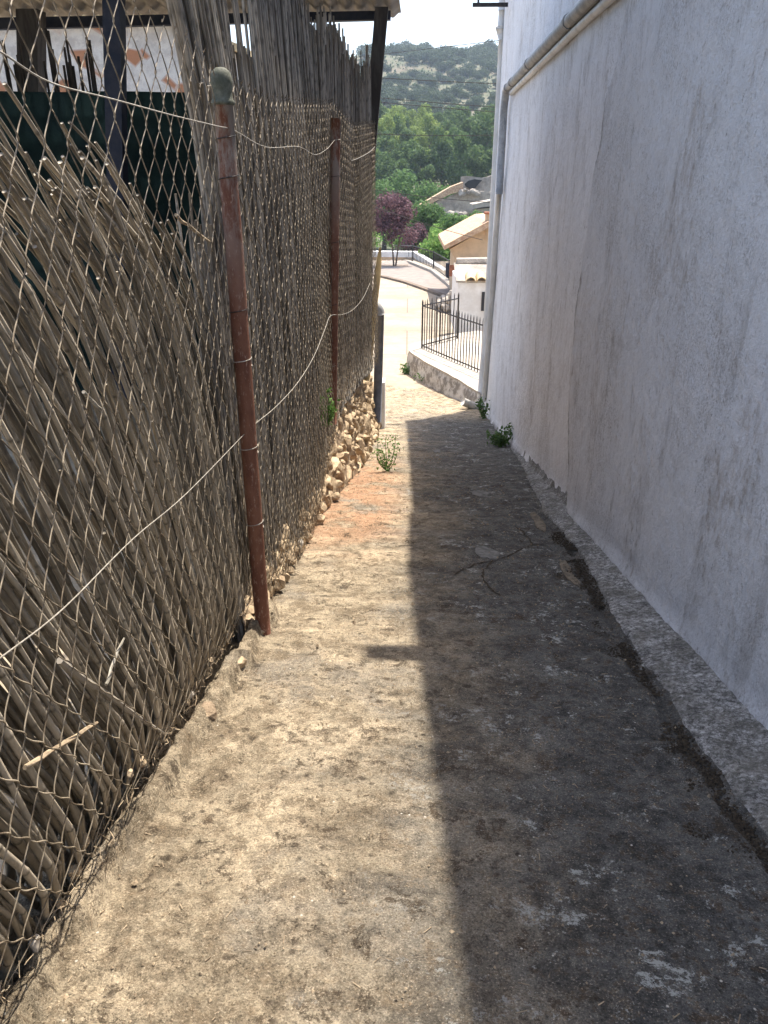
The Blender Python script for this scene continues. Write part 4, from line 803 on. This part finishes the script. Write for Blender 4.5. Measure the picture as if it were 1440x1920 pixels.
# pines of the wood: a few shapes, then copies
protos = []
for k in range(6):
    m = M['pine_l'] if k < 2 else M['pine_d']; w_ = 6.5; lb = [(random.uniform(-1, 1) * 1.3, random.uniform(-1, 1) * 1.3, 4 + random.random() * 5.2, random.uniform(1.1, 1.9)) for j in range(9)]; lb = [(x * (1.3 - (z - 4) / 7), y * (1.3 - (z - 4) / 7), z, r_ * (1.15 - (z - 4) / 12)) for x, y, z, r_ in lb]
    protos.append(tree('pine_tree', (0, 0, -500), lb, 2000, .42, m, 9, .22, 'x', 'tree', shell=.5))
first = [True] * 6
spots = []
for row in range(7):
    Y = 148 + row * 13
    ylo = np.interp(Y, [150, 262], [0, 1])
    for px in np.arange(690 + (row % 2) * 9, 946, 19 - row * .45): spots.append((px + random.uniform(-5, 5), Y + random.uniform(-5, 5), row))
for (px, Y, row) in spots:
    left = px < 800; pr_ = random.random(); k = random.choice([0, 1]) if (px < 812 and 2 <= row <= 6 and pr_ < .8) or pr_ < .08 else random.choice([2, 3, 4, 5])
    X = float(aty(px, 400, Y)[0]); z = tz(X, Y); s = random.uniform(.75, 1.1); loc = (X, Y, z - .3); sc = (s * random.uniform(.9, 1.2), s, s * random.uniform(.9, 1.25)); lab = '%s %s pine, %s of wood, %s' % (big(s, .86, .99), 'yellow green' if k < 2 else 'mid green', ('front rows', 'middle rows', 'back rows')[min(row // 2, 2)], where(px)); gr = 'light green pines of the wood' if k < 2 else 'mid green pines of the wood'
    if first[k]: first[k] = False; o = protos[k]; o.location = loc; o.scale = sc; tag(o, lab, 'tree', gr)
    else: copytree(protos[k], loc, sc, random.random() * 6, lab, gr)
# holm oaks and shrubs on the hill
op = []
for k in range(4): op.append(tree('holm_oak', (0, 0, -500), lobes_round(6.5, 3.2, 2.6, 7), 900, .60, M['oak'], 3, .2, 'x', 'tree', shell=.5))
fo = [True] * 4; cnt = 0; tries = 0
while cnt < 299 and tries < 9000:
    tries += 1; Y = 262 + 300 * random.random() ** .9; px = random.uniform(685, 950); X = float(aty(px, 300, Y)[0]); 
    dn = float(vn(np.array(X / 26.), np.array(Y / 40.), 151)) ; row = (Y - 262) / 300
    if row < .86 and random.random() > (.35 + .9 * dn): continue
    gap = 805 < px < 850
    if row > .86 and gap: continue
    s = random.uniform(.45, 1.0) * np.interp(row, [0, .5, .9, 1], [.9, 1.25, 1.7, 2.0]); k = random.randrange(4); loc = (X, Y, tz(X, Y) - .4); sc = (s * random.uniform(1, 1.3), s, s * random.uniform(.75, 1.05)); cnt += 1; lab = '%s dark holm oak, %s hill slope, %s' % (big(s, .65, .9), 'lower' if row < .3 else 'middle' if row < .6 else 'upper', where(px)); gr = 'holm oaks on the hillside'
    if row > .86: lab = '%s holm oak on hill crest, %s' % (big(s, .9, 1.3), where(px)); gr = 'holm oaks on the crest'; 
    if fo[k]: fo[k] = False; o = op[k]; o.location = loc; o.scale = sc; tag(o, lab, 'tree', gr)
    else: copytree(op[k], loc, sc, random.random() * 6, lab, gr)
# low scrub outside, reads as one mass
b = MB()
for k in range(16000):
    Y = 262 + 330 * random.random(); a = random.uniform(-.35, .45); X = a * Y; z = tz(X, Y); leafq(b, np.array([X, Y, z + random.uniform(.2, .9)]), random.uniform(.7, 2.0))
tag(b.build('scrub', M['oak']), 'low scrub scattered over the dry hillside', 'scrub', kind='stuff')

# ================================================================== OVERHEAD CABLES
for k, (a, c, Ya, Yb, sag, lab) in enumerate([
    ((560, 120), (935, 76), 30, 15.5, 0, 'highest thin overhead cable rising against the white sky to the house bracket'),
    ((600, 138), (960, 158), 30, 28, .03, 'second overhead cable from the top crossing the upper hillside'),
    ((600, 172), (960, 203), 30, 28, .03, 'third overhead cable from the top crossing the middle of the hillside'),
    ((600, 180), (960, 212), 31, 29, .03, 'fourth overhead cable just under the third across the hillside'),
    ((600, 243), (960, 252), 30, 28, .10, 'dark sagging overhead cable crossing in front of the pine wood'),
    ((600, 335), (960, 381), 30, 28, .15, 'overhead cable crossing in front of the ruined house'),
    ((600, 350), (905, 450), 30, 32, .1, 'steep overhead cable running down in front of the purple tree')]):
    A, Bq = aty(*a, Ya), aty(*c, Yb); q = np.linspace(0, 1, 16)[:, None]; P = A + (Bq - A) * q; P[:, 2] -= (4 * q * (1 - q))[:, 0] * sag; b = MB(); b.tube(P, .011 if k else .006, 5); solo(b, 'overhead_cable', M['iron'], lab, 'cable')

# ================================================================== AIR
mz = bpy.data.materials.new('haze'); mz.use_nodes = True; t_ = mz.node_tree; t_.nodes.clear(); out = t_.nodes.new('ShaderNodeOutputMaterial'); pv = t_.nodes.new('ShaderNodeVolumePrincipled'); pv.inputs['Density'].default_value = .00030; pv.inputs['Color'].default_value = (.70, .84, 1, 1); pv.inputs['Anisotropy'].default_value = .3
t_.links.new(pv.outputs[0], out.inputs['Volume'])
HAZE = True
if HAZE:
    b = MB(); b.box((50, 1200, 20), (2200, 2700, 240)); o = b.build('haze', mz); o['kind'] = 'stuff'

# ================================================================== LABELS OF LOOK-ALIKES
bpy.context.view_layer.update()
ORD = 'first second third fourth fifth sixth seventh eighth ninth tenth eleventh twelfth thirteenth fourteenth fifteenth sixteenth seventeenth eighteenth nineteenth twentieth'.split()
def ordn(i): return ORD[i] if i < 20 else 'twenty-' + ORD[i - 20] if i < 29 else 'last'
byl = {}
for o in COL.objects:
    if not o.parent and 'label' in o and 'category' in o: byl.setdefault(o['label'], []).append(o)
for l, os_ in byl.items():
    if len(os_) < 2: continue
    near = 'mesh' in l
    os_.sort(key=lambda o: o.location.y if near else o.location.x / o.location.y)
    if near: l = l.replace(' lodged among canes', '').replace(' set in the eroded kerb', ' of the kerb')
    for i, o in enumerate(os_): o['label'] = l + (', %s from the near end' if near else ', %s from left') % ordn(i)
